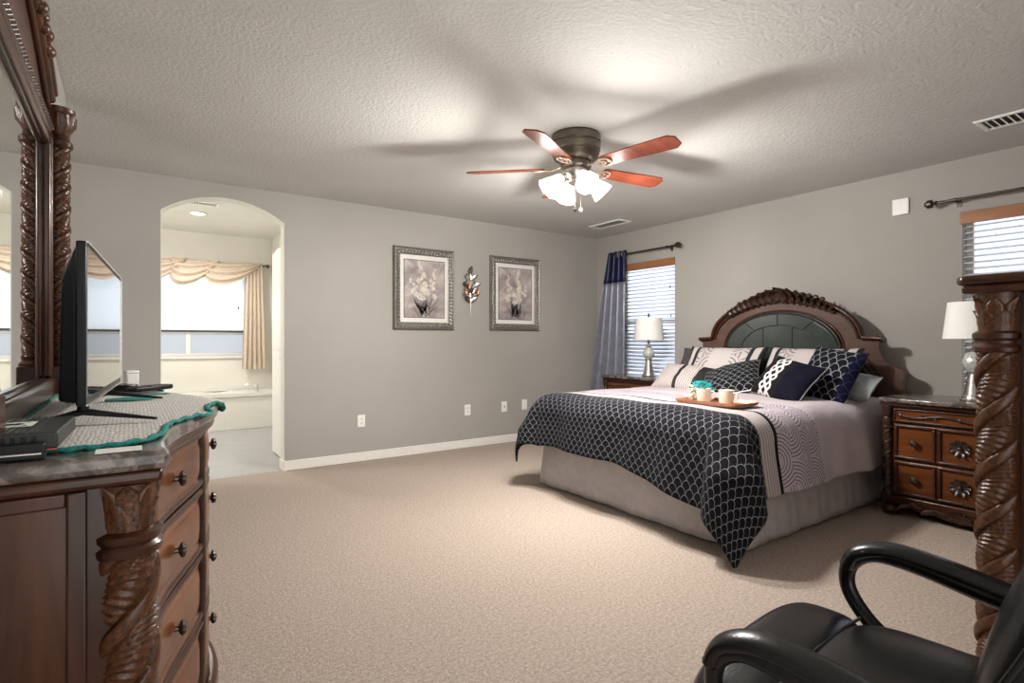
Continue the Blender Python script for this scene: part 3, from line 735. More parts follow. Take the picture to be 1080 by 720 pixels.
# crest carving
cv = MB(); rnd = random.Random(5)
for i in range(-8, 9):
    t_ = PI/2-i*.095; a, b = .645*cos(t_), 1.165+.345*sin(t_); s_ = 1 if i >= 0 else -1; n_ = abs(i)
    big = 1-.062*n_
    for lay in range(3):
        cv.leaf((hbx0+.045-.035*lay, a-.02*s_, b-.050+.016*lay), (-.12*lay, s_*(.30+.10*n_)+cos(t_)*.3, 1.0-.085*n_-.22*lay), (-1, 0, .15), (.20-.034*lay)*big, (.125-.012*lay)*big, 1.0, 8, 4)
    if n_ < 7: cv.ball((hbx0+.002, a+.02*s_, b+.022), .034*big, (.8, 1.1, 1.1), 12, 8)
for s_ in (-1, 1):
    for k in range(7):
        t_ = PI/2-s_*(.70+k*.085); a, b = .65*cos(t_), 1.165+.345*sin(t_)
        cv.leaf((hbx0+.03, a-s_*.02, b-.012), (0, s_*sin(t_)+.5*cos(t_), .55*sin(t_)-abs(cos(t_))*.5), (-.4, s_*.3, 1), .085-.005*k, .05, .9, 6)
cv.lathe([(.001, 0), (.05, .01), (.06, .03), (.045, .05), (.001, .055)], 20, (hbx0+.02, 0, 1.475), lambda q, t, z: q*(1+.16*cos(9*t)), ax='x')
for i in range(9):
    t_ = PI*(i+.5)/9; cv.leaf((hbx0-.0, .03*cos(t_), 1.47+.03*sin(t_)), (-.1, cos(t_), sin(t_)), (-1, 0, 0), .10, .035, .5, 6)
cv.build('crest_carving', 'carve', hbo, smooth=70)
for s_ in (-1, 1): Bx(hbx0+.02, hbx1, s_*.86-.05, s_*.86+.05, 0, .14).build('headboard_foot', 'wood', bed, bevel=.006)
# mattress, box spring, skirt
Bx(FX0-ox+.02, hbx0-.02, -.80, .80, .40, .685).build('mattress', 'mat', bed, bevel=.06)
Bx(FX0-ox+.03, hbx0-.02, -.80, .80, .16, .40).build('box_spring', 'mat', bed, bevel=.02)
def skirt_fn():
    x0, x1, hy = FX0-ox, hbx0-.03, .845
    path = []
    n1 = 90; n2 = 70
    for i in range(n1): path.append((x1+(x0-x1)*i/n1, -hy, 0, -1))
    for i in range(n2+1): path.append((x0, -hy+2*hy*i/n2, -1, 0))
    for i in range(n1): path.append((x0+(x1-x0)*(i+1)/n1, hy, 0, 1))
    m_ = len(path)
    def fn(u, v):
        i = min(m_-1, int(round(u*(m_-1)))); x, y, nx, ny = path[i]
        if i == n1: nx, ny = -1, -1
        if i == n1+n2: nx, ny = -1, 1
        d = .004*sin(i*1.1)*v+.006*sin(i*.37+1)*v+.035*v
        return (x+nx*d, y+ny*d, .40-.385*v)
    return MB().grid(m_, 10, fn)
skirt_fn().build('bed_skirt', 'skirt', bed, smooth=80, solid=.003)

# comforter
TOPZ = .715; hwid = .80; hlen = HX-.05-(FX0-.01)
def com_pt(a, b):
    """a across (+ = towards far window), b along from foot hem upward"""
    drop = .455; rr = .15; hw_ = hwid-.045
    def side(e):       # arc length e beyond the edge -> (outward, down)
        if e <= 0: return e, 0
        if e < rr*PI/2: t_ = e/rr; return rr*sin(t_), rr*(1-cos(t_))
        return rr+.05*min(1, (e-rr*PI/2)/.3), rr+(e-rr*PI/2)
    q_ = min(1, max(0, (-a-.0)/.75)); q_ = q_*q_*(3-2*q_)
    ea = abs(a)-hw_; eb = (drop-b)*(1+.24*q_ if b < drop else 1)
    sa = 1 if a > 0 else -1
    top = TOPZ+.018*cos(a*1.6)+.006*sin(a*9+b*4)*sin(b*7-a*3)
    if ea > 0 and eb > 0:
        r = sqrt(ea*ea+eb*eb); ph = math.atan2(eb, ea)
        r *= 1+.06*sin(2*ph) if a < 0 else 1-.10*sin(2*ph)
        o, d = side(r); o += (.15 if a < 0 else .11)*sin(2*ph)*min(1, (r/.35)**2)
        wv = .022*sin(6*ph)*min(1, r/.4)
        x = FX0+.0-(o+wv)*sin(ph); y = sa*(hw_+(o+wv)*cos(ph)); z = top-d
    elif ea > 0:
        o, d = side(ea); wv = .018*sin(b*9+sa)*min(1, ea/.3)+.008*sin(b*23)*min(1, ea/.3)
        x = FX0+(b-drop); y = sa*(hw_+o+wv+.008); z = top-d
    elif eb > 0:
        o, d = side(eb); wv = .016*sin(a*8)*min(1, eb/.3)+.007*sin(a*21)*min(1, eb/.3)
        x = FX0-o-wv; y = a; z = top-d
    else:
        x = FX0+(b-drop); y = a; z = top
    return x, y, max(z, .012)
def comforter():
    A = hwid-.045+.50; Lb = .455+hlen-.04; mb = MB(); nu, nv = 190, 170
    def tau(u, v):
        a = -A+2*A*u; b = Lb*v
        return a, b
    def fn(u, v):
        a, b = tau(u, v); x, y, z = com_pt(a, b); return (x-3.65, y, z)
    mb.grid(nu, nv, fn, uv=lambda u, v: (tau(u, v)[0], tau(u, v)[1]+.055*max(0, -tau(u, v)[0]+.4)*0))
    return mb
co = comforter().build('comforter', 'comforter', smooth=80, solid=.012)
co.location = (3.65, BYc, 0)
tag(co, 'lavender comforter with black scalloped foot band draped over the bed', 'comforter')

# pillows
def pillow(name, w, h, t, mat, label, center, tilt, yaw=0, roll=0, group=None, piping=None, puff=1.0):
    mb = MB(); n = 26
    def surf(sg):
        def fn(u, v):
            x, y = 2*u-1, 2*v-1
            k = (max(0, 1-abs(x)**2.6)*max(0, 1-abs(y)**2.6))**.62
            ex = 1-.07*(1-abs(y)**2)*abs(x)**3; ey = 1-.07*(1-abs(x)**2)*abs(y)**3
            wr = .006*sin(9*x+3*y)*cos(7*y-2*x)
            return (x*w/2*ex, y*h/2*ey, sg*(t/2*k+wr*k+.003))
        return fn
    mb.grid(n, n, surf(1), uv=lambda u, v: ((u-.5)*w, (v-.5)*h))
    o1 = len(mb.v); mb.grid(n, n, surf(-1), uv=lambda u, v: ((u-.5)*w, (v-.5)*h))
    for (a0, st) in ((0, 1), (n*(n-1), 1), (0, n), (n-1, n)):
        for i in range(n-1):
            p = a0+i*st; q = a0+(i+1)*st; mb.f.append((p, q, o1+q, o1+p))
    o = mb.build(name, mat, smooth=80)
    s_, c_ = sin(tilt), cos(tilt)
    B = Matrix(((0, s_, -c_, 0), (-1, 0, 0, 0), (0, c_, s_, 0), (0, 0, 0, 1)))
    o.matrix_world = Matrix.Translation(center) @ Matrix.Rotation(yaw, 4, 'Z') @ B @ Matrix.Rotation(roll, 4, 'Z')
    tag(o, label, 'pillow', group)
    if piping:
        pts = []
        f_ = surf(0)
        for i in range(24): pts.append(f_(i/24, 0))
        for i in range(24): pts.append(f_(1, i/24))
        for i in range(24): pts.append(f_(1-i/24, 1))
        for i in range(24): pts.append(f_(0, 1-i/24))
        MB().tube(pts, .004, 6, closed=True).build('piping', piping, o, smooth=80)
    return o
pillow('bed_pillow', .62, .42, .14, 'grey', 'dark pillow leaning against the headboard at the window end', (4.42, 3.16, .885), R(28))
pillow('pillow_sham', .74, .48, .15, 'sham', 'large cream sham with black ends at the window side of the headboard', (4.27, 2.90, .885), R(33), R(3))
pillow('pillow_sham', .74, .48, .15, 'sham', 'large cream sham with black ends nearest the grey satin pillow', (4.27, 2.16, .885), R(33), R(-3))
pillow('bed_pillow', .40, .30, .17, 'psatin', 'shiny grey satin pillow lying at the bed edge by the nightstand', (4.24, 1.86, .80), R(62), R(-4), R(6))
pillow('throw_pillow', .50, .32, .14, 'pstripe', 'cream striped cushion with a black end, leftmost on the bed', (3.96, 3.06, .815), R(50), R(8), R(-6))
pillow('throw_pillow', .46, .46, .15, 'pscal', 'black cushion with white scallop lines in the middle of the bed', (3.93, 2.58, .825), R(58), R(-6), R(32), piping='silver')
pillow('throw_pillow', .44, .44, .14, 'pnavy', 'navy and black scalloped cushion standing in front of the grey satin pillow', (4.08, 1.90, .885), R(26), R(-16), R(-8))
pillow('throw_pillow', .46, .36, .14, 'pdia', 'black cushion with a band of white diamonds', (3.86, 2.09, .855), R(40), R(-10), R(-13), piping='silver')

# tray with mugs and bouquet
ty = thing('serving_tray', 'copper serving tray on the comforter', 'tray', (3.06, 2.11, TOPZ+.024), R(3))
def rrect(a, b, r, n=6):
    o = []
    for cx_, cy_, t0 in ((a-r, b-r, 0), (-a+r, b-r, PI/2), (-a+r, -b+r, PI), (a-r, -b+r, 1.5*PI)):
        o += [(cx_+r*cos(t0+PI/2*i/n), cy_+r*sin(t0+PI/2*i/n)) for i in range(n+1)]
    return o
MB().prism(rrect(.125, .215, .03), 0, .006, 'z').build('tray_base', 'copper', ty, smooth=40)
rm = MB(); lo, hi = rrect(.125, .215, .03), rrect(.138, .232, .035); n = len(lo)
rm.add([(x, y, .002) for x, y in lo]+[(x, y, .022) for x, y in hi]+[(x*.985, y*.99, .023) for x, y in hi]+[(x*.98, y*.985, .006) for x, y in lo],
       [(j*n+i, j*n+(i+1) % n, (j+1)*n+(i+1) % n, (j+1)*n+i) for j in range(3) for i in range(n)])
rm.build('tray_rim', 'copper', ty, smooth=50)
def mug(x, y, rz, label):
    t = thing('mug', label, 'mug', (x, y, TOPZ+.031), rz)
    MB().lathe([(.036, 0), (.041, .004), (.045, .03), (.047, .082), (.0465, .085), (.043, .083), (.041, .03), (.036, .008), (.001, .007)], 36).build('cup_body', 'mug', t)
    MB().tube([(0, -.042, .068), (0, -.062, .072), (0, -.076, .056), (0, -.072, .034), (0, -.055, .020), (0, -.042, .018)], [.006, .006, .006, .006, .005, .005], 10, .8).build('handle', 'mug', t, smooth=80)
    return t
mg = mug(3.04, 2.185, R(8), 'cream mug on the copper tray in front of the bouquet')
dup(mg, (3.06, 2.035, TOPZ+.031), R(4), 'cream mug on the copper tray beside the empty tray corner')
bq = thing('flower_bouquet', 'small bouquet of teal and white flowers behind the mugs', 'flowers', (3.12, 2.262, TOPZ+.031))
rnd = random.Random(2)
MB().lathe([(.03, 0), (.036, .02), (.034, .05), (.028, .052), (.026, .01)], 20).build('pot', 'mug', bq)
tf, wf = MB(), MB()
for i in range(150):
    th = rnd.uniform(0, 2*PI); ph = rnd.uniform(-.3, 1.0)*PI/2; r_ = .072*rnd.uniform(.75, 1.05)
    p = (r_*cos(ph)*cos(th)*1.05, r_*cos(ph)*sin(th)*1.15, .065+r_*sin(ph)*.8)
    left = p[1] > .005 and p[2] < .10
    mb_ = wf if left else tf
    for k in range(4):
        an = rnd.random()*6; mb_.ball((p[0]+.006*cos(an), p[1]+.006*sin(an), p[2]+rnd.uniform(-.004, .004)), .0058, (1, 1, .7), 6, 4)
tf.build('teal_blossom', 'tealflower', bq, smooth=80); wf.build('white_blossom', 'whiteflower', bq, smooth=80)
wf2 = MB()
for i in range(40):
    y = rnd.uniform(-.01, .075); z = rnd.uniform(.0, .07); wf2.ball((rnd.uniform(-.075, .0), y, z+.004), .009, (1, 1, .7), 6, 4)
wf2.build('trailing_blossom', 'whiteflower', bq, smooth=80)

# ------------------------------------------------------------------ nightstands
def scroll_orn(mb, x, L, z, n=4):
    pts = [(x-.006, -L+2*L*i/48, z+.010*sin(i/48*2*PI*n/2)) for i in range(49)]
    mb.tube(pts, .0075, 8)
    for i in range(5):
        y = -L+2*L*i/4; mb.ball((x-.006, y, z), .013, (.7, 1.2, 1), 10, 6)
        for s_ in (-1, 1): mb.leaf((x-.003, y, z), (-.1, s_, .25*s_), (-1, 0, 0), .05, .018, .4, 5)
def rosette(y, z, x, r):
    mb = MB()
    for k in range(10):
        t_ = 2*PI*k/10; mb.leaf((x, y+.008*cos(t_), z+.006*sin(t_)), (-.15, cos(t_)*1.25, sin(t_)), (-1, 0, 0), r, r*.55, .5, 5)
    mb.ball((x-.012, y, z), .014, (1, 1, 1), 10, 6); return mb
def nightstand(label, loc):
    t = thing('nightstand', label, 'nightstand', loc)         # local: front faces -X, origin at floor centre
    hw_, dp = .415, .235; zt = .735
    MB().prism([(-dp-.025, -hw_-.025), (-dp-.035, 0), (-dp-.025, hw_+.025), (dp, hw_+.025), (dp, -hw_-.025)], zt, zt+.032, 'z').build('marble_top', 'marble', t, bevel=.010)
    Bx(-dp-.012, dp-.005, -hw_-.012, hw_+.012, zt-.025, zt-.0005).build('top_moulding', 'wood', t, bevel=.008)
    Bx(-dp+.012, dp-.005, -hw_, hw_, .13, zt-.02).build('case', 'wood', t, bevel=.004)
    for s_ in (-1, 1):
        y = s_*(hw_-.025)
        mb = MB().lathe([(.028, .13), (.032, .14), (.032, .16), (.022, .17), (.026, .19)], 24, (-dp+.005, y, 0))
        mb2 = twist(.026, .19, .56, 14, 2, .34, (-dp+.005, y), 40, step=.007); mb.add(mb2.v, mb2.f)
        mb.lathe([(.026, .56), (.032, .575), (.024, .585), (.03, .62), (.022, .64), (.03, .66), (.034, .70), (.034, .715)], 24, (-dp+.005, y, 0))
        mb.build('corner_column', 'carve', t)
        MB().lathe([(.03, 0), (.05, .01), (.058, .035), (.05, .06), (.036, .07), (.04, .082), (.044, .09)], 28, (-dp+.03, y*.97, 0)).build('bun_foot', 'wood', t)
        MB().lathe([(.03, 0), (.05, .01), (.058, .035), (.05, .06), (.036, .07), (.04, .082), (.044, .09)], 28, (dp-.07, y*.97, 0)).build('bun_foot', 'wood', t)
    # plinth with carved apron
    Bx(-dp-.012, dp-.005, -hw_-.012, hw_+.012, .088, .135).build('plinth', 'wood', t, bevel=.01)
    ap = [(-hw_+.06, .10)]+[(-hw_+.06+(2*hw_-.12)*i/24, .088-.045*sin(PI*i/24)**1.4-.010*abs(sin(3*PI*i/24))) for i in range(25)]+[(hw_-.06, .10)]
    apo = MB().prism(ap, -dp-.006, -dp+.02, 'x').build('apron', 'wood', t, smooth=30)
    oc = MB()
    for k in range(9):
        t_ = PI*(k+.5)/9; oc.leaf((-dp-.006, 0, .05), (-.1, cos(t_), sin(t_)*.7), (-1, 0, 0), .07, .024, .4, 5)
    for s_ in (-1, 1):
        for k in range(4): oc.leaf((-dp-.006, s_*(.08+.06*k), .066+.006*k), (-.1, s_, .35*(-1)**k), (-1, 0, 0), .075, .034, .6, 5)
    oc.build('apron_carving', 'carve', apo, smooth=70)
    # drawers: one shallow, two deep with three sunk panels
    y0, y1 = -hw_+.065, hw_-.065
    d0 = Bx(-dp-.004, -dp+.02, y0, y1, .615, .70).build('drawer', 'drawer', t, bevel=.004)
    fr = MB().box(-dp-.012, -dp-.003, y0, y1, .690, .70).box(-dp-.012, -dp-.003, y0, y1, .615, .625).box(-dp-.012, -dp-.003, y0, y0+.012, .625, .69).box(-dp-.012, -dp-.003, y1-.012, y1, .625, .69)
    fr.build('drawer_border', 'wood', d0, bevel=.003)
    so = MB(); scroll_orn(so, -dp-.006, (y1-y0)/2-.04, .658); so.build('scroll_carving', 'carve', d0, smooth=70)
    for z0, z1 in ((.375, .60), (.145, .362)):
        d = Bx(-dp-.002, -dp+.02, y0, y1, z0, z1).build('drawer', 'drawer', t, bevel=.004)
        w3_ = (y1-y0)/3; fr = MB()
        for k in range(3):
            a, b = y0+k*w3_+.006, y0+(k+1)*w3_-.006; q = .016; xx0, xx1 = -dp-.016, -dp-.001
            fr.box(xx0, xx1, a, b, z0+.004, z0+.004+q).box(xx0, xx1, a, b, z1-.004-q, z1-.004).box(xx0, xx1, a, a+q, z0+.004+q, z1-.004-q).box(xx0, xx1, b-q, b, z0+.004+q, z1-.004-q)
        fr.build('drawer_border', 'wood', d, bevel=.005)
        zc = (z0+z1)/2
        rosette((y0+y1)/2, zc, -dp-.004, .058).build('rosette_pull', 'bronze', d, smooth=70)
        for s_ in (-1, 1):
            MB().lathe([(.012, 0), (.007, -.008), (.008, -.016), (.020, -.022), (.022, -.030), (.014, -.039), (.001, -.042)], 20, (-dp-.001, (y0+y1)/2+s_*w3_, zc), ax='x').build('knob', 'bronze', d)
    return t
ns = nightstand('carved marble-topped nightstand with drawers showing, between the bed and the tall chest', (4.325, 1.145, 0))
dup(ns, (4.545, 3.975, 0), 0, 'carved marble-topped nightstand under the window, mostly behind the bed')

def lamp(label, loc):
    t = thing('table_lamp', label, 'lamp', loc)
    MB().lathe([(.072, 0), (.074, .008), (.066, .014), (.062, .03), (.055, .036), (.050, .06), (.036, .14), (.032, .165), (.038, .17), (.04, .178), (.03, .186)], 36).build('lamp_base', 'silver', t)
    MB().lathe([(.03, .184), (.048, .20), (.060, .23), (.060, .25), (.048, .28), (.03, .30)], 32, (0, 0, 0), lambda q, a, z: q*(1+.012*cos(14*a)*cos(z*160))).build('glass_globe', 'crystal', t)
    MB().lathe([(.028, .298), (.034, .306), (.026, .314), (.014, .32), (.012, .35), (.018, .356), (.010, .364), (.007, .42), (.006, .63)], 24).build('neck', 'silver', t)
    MB().lathe([(.157, .385), (.158, .385), (.132, .612), (.130, .612)], 48, caps=False).build('lamp_shade', 'linen', t, solid=.003)
    sp = MB()
    for k in range(3):
        an = 2*PI*k/3; sp.tube([(0, 0, .60), (.13*cos(an), .13*sin(an), .60)], .002, 6)
    sp.build('shade_spider', 'silver', t)
    MB().lathe([(.004, .625), (.010, .635), (.012, .648), (.006, .656), (.008, .662), (.001, .672)], 16).build('finial', 'bronze', t)
    return t
lp_ = lamp('silver lamp with white shade partly hidden by the tall carved chest', (4.30, 1.135, .7675))
dup(lp_, (4.50, 3.915, .7675), 0, 'silver lamp with white shade in front of the window blind')

# ------------------------------------------------------------------ dresser
DZ = .942; Y0d, Y1d = 1.15, 2.78; DC = (Y0d+Y1d)/2; DH = (Y1d-Y0d)/2
def fx(y, k=0):
    t_ = (y-DC)/DH; t_ = max(-1, min(1, t_))
    return .035+.165*.5*(1+cos(PI*min(1, abs(t_)*1.12)))+k
dr = thing('dresser', 'long dark carved dresser with marble top and serpentine front', 'dresser', (0, DC, 0))
def top_out(k, n=40, inset=0):
    o = [(XL+.008, Y0d+inset-DC), ]
    for i in range(n+1):
        y = Y0d+inset+(Y1d-Y0d-2*inset)*i/n
        o.append((fx(y, k), y-DC))
    o.append((XL+.008, Y1d-inset-DC)); return o
MB().prism(top_out(.022), DZ-.034, DZ, 'z').build('marble_top', 'marble', dr, bevel=.012, smooth=50)
MB().prism(top_out(.012, inset=.008), DZ-.058, DZ-.034, 'z').build('top_moulding', 'wood', dr, bevel=.009, smooth=50)
MB().prism(top_out(-.03, inset=.03), .12, DZ-.058, 'z').build('case', 'wood', dr, smooth=50)
# end panel framed by stiles
for s_, yy in ((1, Y0d+.03-DC), (-1, Y1d-.03-DC)):
    e = MB()
    ya, yb = sorted((yy, yy-s_*.012))
    e.box(XL+.01, XL+.045, ya, yb, .13, DZ-.06).box(-.09, -.062, ya, yb, .13, DZ-.06).box(XL+.045, -.09, ya, yb, DZ-.085, DZ-.06).box(XL+.045, -.09, ya, yb, .13, .22)
    eo = e.build('end_frame', 'wood', dr, bevel=.004)
    ya, yb = sorted((yy+s_*.004, yy-s_*.004))
    Bx(XL+.045, -.09, ya, yb, .22, DZ-.085).build('end_panel', 'panel', eo, smooth=0)
    px, py = -.006, (Y0d+.062-DC) if s_ > 0 else (Y1d-.062-DC)
    po = twist(.047, .16, .765, 7.0, 2, .34, (px, py), 100, step=.003).build('corner_post', 'carve2', dr)
    MB().lathe([(.044, .752), (.054, .757), (.056, .770), (.049, .777), (.054, .784), (.055, .794), (.046, .80)], 36, (px, py, 0)).build('post_ring', 'wood', po)
    lf = MB().lathe([(.042, .79), (.042, .84), (.046, .882)], 30, (px, py, 0))
    for k in range(8):
        an = 2*PI*k/8
        lf.leaf((px+.040*cos(an), py+.040*sin(an), .797), (.03*cos(an), .03*sin(an), 1), (cos(an), sin(an), 0), .092, .050, .20, 9, 4)
    for k in range(8):
        an = 2*PI*(k+.5)/8
        lf.leaf((px+.039*cos(an), py+.039*sin(an), .795), (.03*cos(an), .03*sin(an), 1), (cos(an), sin(an), 0), .060, .042, .25, 8, 4)
    lf.build('acanthus_capital', 'carve2', po, smooth=70)
    MB().lathe([(.05, 0), (.06, .02), (.06, .06), (.05, .075), (.054, .09), (.056, .13), (.048, .165)], 36, (px, py, 0)).build('post_foot', 'wood', po)
# plinth
def plinth(z0, z1, k):
    return MB().prism([(XL+.01, Y0d+.1-DC)]+[(fx(y, k), y-DC) for y in [Y0d+.1+(Y1d-Y0d-.2)*i/40 for i in range(41)]]+[(XL+.01, Y1d-.1-DC)], z0, z1, 'z')
plinth(.02, .15, .022).build('plinth', 'wood', dr, bevel=.014, smooth=50)
# drawers
cols = [(Y0d+.125, Y0d+.60), (Y0d+.615, Y1d-.615), (Y1d-.60, Y1d-.125)]
rows = [(.735, .885), (.555, .725), (.365, .545), (.16, .355)]
for ci, (ya, yb) in enumerate(cols):
    for ri_, (z0, z1) in enumerate(rows):
        def fn(u, v, ya=ya, yb=yb, z0=z0, z1=z1):
            y = ya+(yb-ya)*u; z = z0+(z1-z0)*v
            k = .026*(1-(2*v-1)**4)*(1-(2*u-1)**20)
            g = .010*(max(0, 1-((abs(2*v-1)-.83)/.12)**2))*(1 if abs(2*v-1) > .6 else 0)
            return (fx(y, -.028+k+g), y-DC, z)
        d = MB().grid(24, 25, fn).build('drawer', 'drawer', dr, smooth=60)
        ed = MB()
        for v_ in (0, 1):
            zz = z0+(z1-z0)*v_+(.008 if v_ == 0 else -.008)
            ed.tube([(fx(y, -.012), y-DC, zz) for y in [ya+(yb-ya)*i/20 for i in range(21)]], .011, 8)
        ed.build('drawer_bead', 'wood', d, smooth=70)
        kn = ((ya+yb)/2,) if ci == 1 else (ya+(yb-ya)*.5,)
        for y in kn:
            xx = fx(y, -.01)
            MB().lathe([(.012, 0), (.006, .004), (.006, .014), (.014, .018), (.017, .023), (.014, .029), (.006, .032), (.001, .033)], 20, (xx, y-DC, (z0+z1)/2), lambda q, t, z: q*(1+(.12*cos(8*t) if z > .017 else 0)), ax='x').build('knob', 'bronze', d)
for y in (Y0d+.6075, Y1d-.6075):
    MB().tube([(fx(y, -.012), y-DC, .15), (fx(y, -.006), y-DC, .5), (fx(y, -.012), y-DC, .89)], .011, 10).build('divider', 'carve', dr)

# ------------------------------------------------------------------ dresser mirror
MX = -.245; mi = thing('dresser_mirror', 'tall carved wooden mirror with twisted columns standing on the dresser', 'mirror', (MX, 1.865, DZ+.001))
ya, yb = -.60, .60; z1 = .91
Bx(-.03, -.008, ya-.03, yb+.03, .0, 1.02).build('back_board', 'wood', mi, smooth=0)
g = Bx(-.008, -.004, ya, yb, .07, .885).build('mirror_glass', 'mirror', mi, smooth=0)
fr = MB()
for q, r_, d_ in ((0, .016, .012), (.026, .011, .018)):
    fr.tube([(d_-.008, ya-q, .075-q), (d_-.008, ya-q, .885+q)], r_, 10, .9, up=(1, 0, 0)).tube([(d_-.008, yb+q, .075-q), (d_-.008, yb+q, .885+q)], r_, 10, .9, up=(1, 0, 0))
    fr.tube([(d_-.008, ya-q, .885+q), (d_-.008, yb+q, .885+q)], r_, 10, .9, up=(1, 0, 0))
fr.build('inner_frame', 'wood', mi, smooth=60)
Bx(-.03, .03, ya-.06, yb+.06, .0, .065).build('bottom_rail', 'wood', mi, bevel=.012)
rp = MB()
for i in range(52):
    y = ya-.02+(yb-ya+.04)*(i+.5)/52
    rp.tube([(.004, y-.010, .920), (.016, y, .933), (.004, y+.012, .946)], [.004, .009, .004], 8)
rp.build('rope_trim', 'carve', mi, smooth=70)
pt = [(-.60, .945)]+[(-.60+1.20*i/30, 1.02+.165*sin(PI*i/30)**1.15) for i in range(31)]+[(.60, .945)]
pd = MB().prism(pt, -.028, .000, 'x').build('pediment', 'head', mi, smooth=30)
ped = [(-.60+1.20*i/40, 1.03+.17*sin(PI*i/40)**1.15) for i in range(41)]
for k, (dz, r_, xx) in enumerate(((0, .016, .012), (.022, .013, .022), (-.026, .010, .006))):
    MB().tube([(xx, a, b+dz) for a, b in ped], r_, 10, 1.1, up=(1, 0, 0)).build('pediment_moulding', 'wood' if k else 'panel', pd, smooth=60)
cv = MB()
for i in range(-7, 8):
    y = i*.055; q = (y+.60)/1.20; z = 1.065+.17*sin(PI*q)**1.15; s_ = 1 if i >= 0 else -1; big = 1-.05*abs(i)
    cv.leaf((.0, y, z-.02), (.1, s_*.8, .75-.07*abs(i)), (1, 0, .2), .10*big, .07*big, .8, 7)
    for dd in (-.018, .012): cv.ball((.014, y+.02*s_+dd, z+.006+dd*.3), .024*big, (1.2, 1, 1.1), 12, 8)
for i in range(34):
    q = (i+.5)/34; y = -.42+.84*q; z = 1.045+.17*sin(PI*(y+.60)/1.20)**1.15
    cv.ball((.026, y, z+.012*sin(i*1.9)), .017+.005*sin(i*2.7), (1, 1.2, 1), 10, 6)
cv.build('crest_carving', 'carve2', pd, smooth=70)
for s_ in (-1, 1):
    y = s_*.675; px = .030
    p = twist(.033, .14, .885, 13, 2, .34, (px, y), 64, step=.004).build('twisted_column', 'carve2', mi)
    Bx(px-.045, px+.042, y-.045, y+.045, 0, .105).build('column_plinth', 'wood', p, bevel=.005)
    MB().lathe([(.040, .10), (.042, .115), (.033, .125), (.036, .14)], 28, (px, y, 0)).build('column_ring', 'wood', p)
    MB().lathe([(.034, .88), (.042, .89), (.042, .905), (.032, .917), (.030, .935)], 28, (px, y, 0)).build('column_ring', 'wood', p)
    MB().lathe([(.031, .933), (.036, .945), (.047, .965), (.050, 1.0), (.044, 1.007), (.048, 1.015), (.048, 1.025), (.001, 1.028)], 40, (px, y, 0), lambda q, t, z: q*(1+(.06*cos(12*t) if .945 < z < 1.002 else 0))).build('column_capital', 'carve2', p)

# ------------------------------------------------------------------ things on the dresser
dl = thing('doily', 'grey crocheted runner with teal edging on the dresser top', 'doily', (0, DC, 0))
def dpt(s, q):
    """s along y 0..1, q across 0..1 (wall to front)"""
    y = Y0d+.075+(Y1d-Y0d-.12)*s
    ends = min(s, 1-s); rnd_ = min(1, (ends/.2)); fo = sqrt(max(0, 1-(1-rnd_)**2))
    wv_ = .014*sin(s*2*PI*4.5)
    front = wv_-.115+(fx(y, .012)+.075*(1 if .45 < s < .9 else .0)*sin(PI*max(0, min(1, (s-.45)/.45)))+.115)*(.62+.38*fo)
    x = (XL+.07)+(front-(XL+.07))*q
    e = x-fx(y, .022); z = DZ+.003
    if e > 0: x = fx(y, .022)+.012+e*.3; z = DZ+.002-e*.95
    return x, y, z
MB().grid(70, 40, lambda u, v: (dpt(u, v)[0], dpt(u, v)[1]-DC, dpt(u, v)[2])).build('crochet_field', 'crochet', dl, smooth=80, solid=.002)
eb = MB(); loop = [dpt(i/110, 1) for i in range(111)]+[dpt(1, 1-i/20) for i in range(1, 21)]+[dpt(1-i/60, 0) for i in range(1, 61)]+[dpt(0, i/20) for i in range(1, 20)]
eb.tube([(x, y-DC, z+.002+.002*sin(i*1.7)) for i, (x, y, z) in enumerate(loop)], [.0065+.002*sin(i*1.9) for i in range(len(loop))], 7, .7, closed=True)
eb.build('teal_edge', 'teal', dl, smooth=80)
def medal(x, y, r):
    mb = MB()
    for k in range(7):
        an = 2*PI*k/7; mb.ball((x+r*.6*cos(an), y+r*.6*sin(an)-DC, DZ+.005), r*.42, (1, 1, .10), 10, 6)
    mb.ball((x, y-DC, DZ+.005), r*.45, (1, 1, .12), 10, 6); mb.build('teal_flower', 'teal', dl, smooth=80)
medal(.0, 2.17, .075); medal(.075, 2.33, .04); medal(-.19, 1.62, .05); medal(-.03, 2.58, .045)
tu = MB()
for i in range(9): tu.ball((fx(2.30, .045)+.004*(i % 3), 2.30-DC+.012*(i % 3)-.012, DZ-.012-.010*(i//3)), .010, (1, 1, 1), 8, 5)
tu.build('teal_tuft', 'teal', dl, smooth=80)

tv = thing('television', 'black flat television on a low stand in front of the mirror', 'television', (-.055, 1.86, DZ+.006))
A, B = Vector((-.024, -.40)), Vector((.024, .405))        # screen edges (x, y) local
ux = (B-A).normalized(); nx = Vector((ux.y, -ux.x))
def tvbox(l0, l1, d0, d1, z0, z1):
    L = (B-A).length; vs = []
    for z in (z0, z1):
        for l, d in ((l0, d0), (l1, d0), (l1, d1), (l0, d1)):
            p = A+ux*(l*L)+nx*d; vs.append((p.x, p.y, z))
    return MB().add(vs, [(3, 2, 1, 0), (4, 5, 6, 7), (0, 1, 5, 4), (1, 2, 6, 5), (2, 3, 7, 6), (3, 0, 4, 7)])
hs = tvbox(0, 1, -.018, .0, .05, .40).build('bezel', 'black', tv, bevel=.004)
sc_m = tvbox(.012, .988, 0, .0015, .068, .388).build('screen', 'gloss', tv, smooth=0)
rl = tvbox(.0, 1, .0, .004, .05, .054); rl2 = tvbox(0, 1, 0, .004, .396, .40); rl.add(rl2.v, rl2.f); rl2 = tvbox(.994, 1, 0, .004, .054, .396); rl.add(rl2.v, rl2.f)
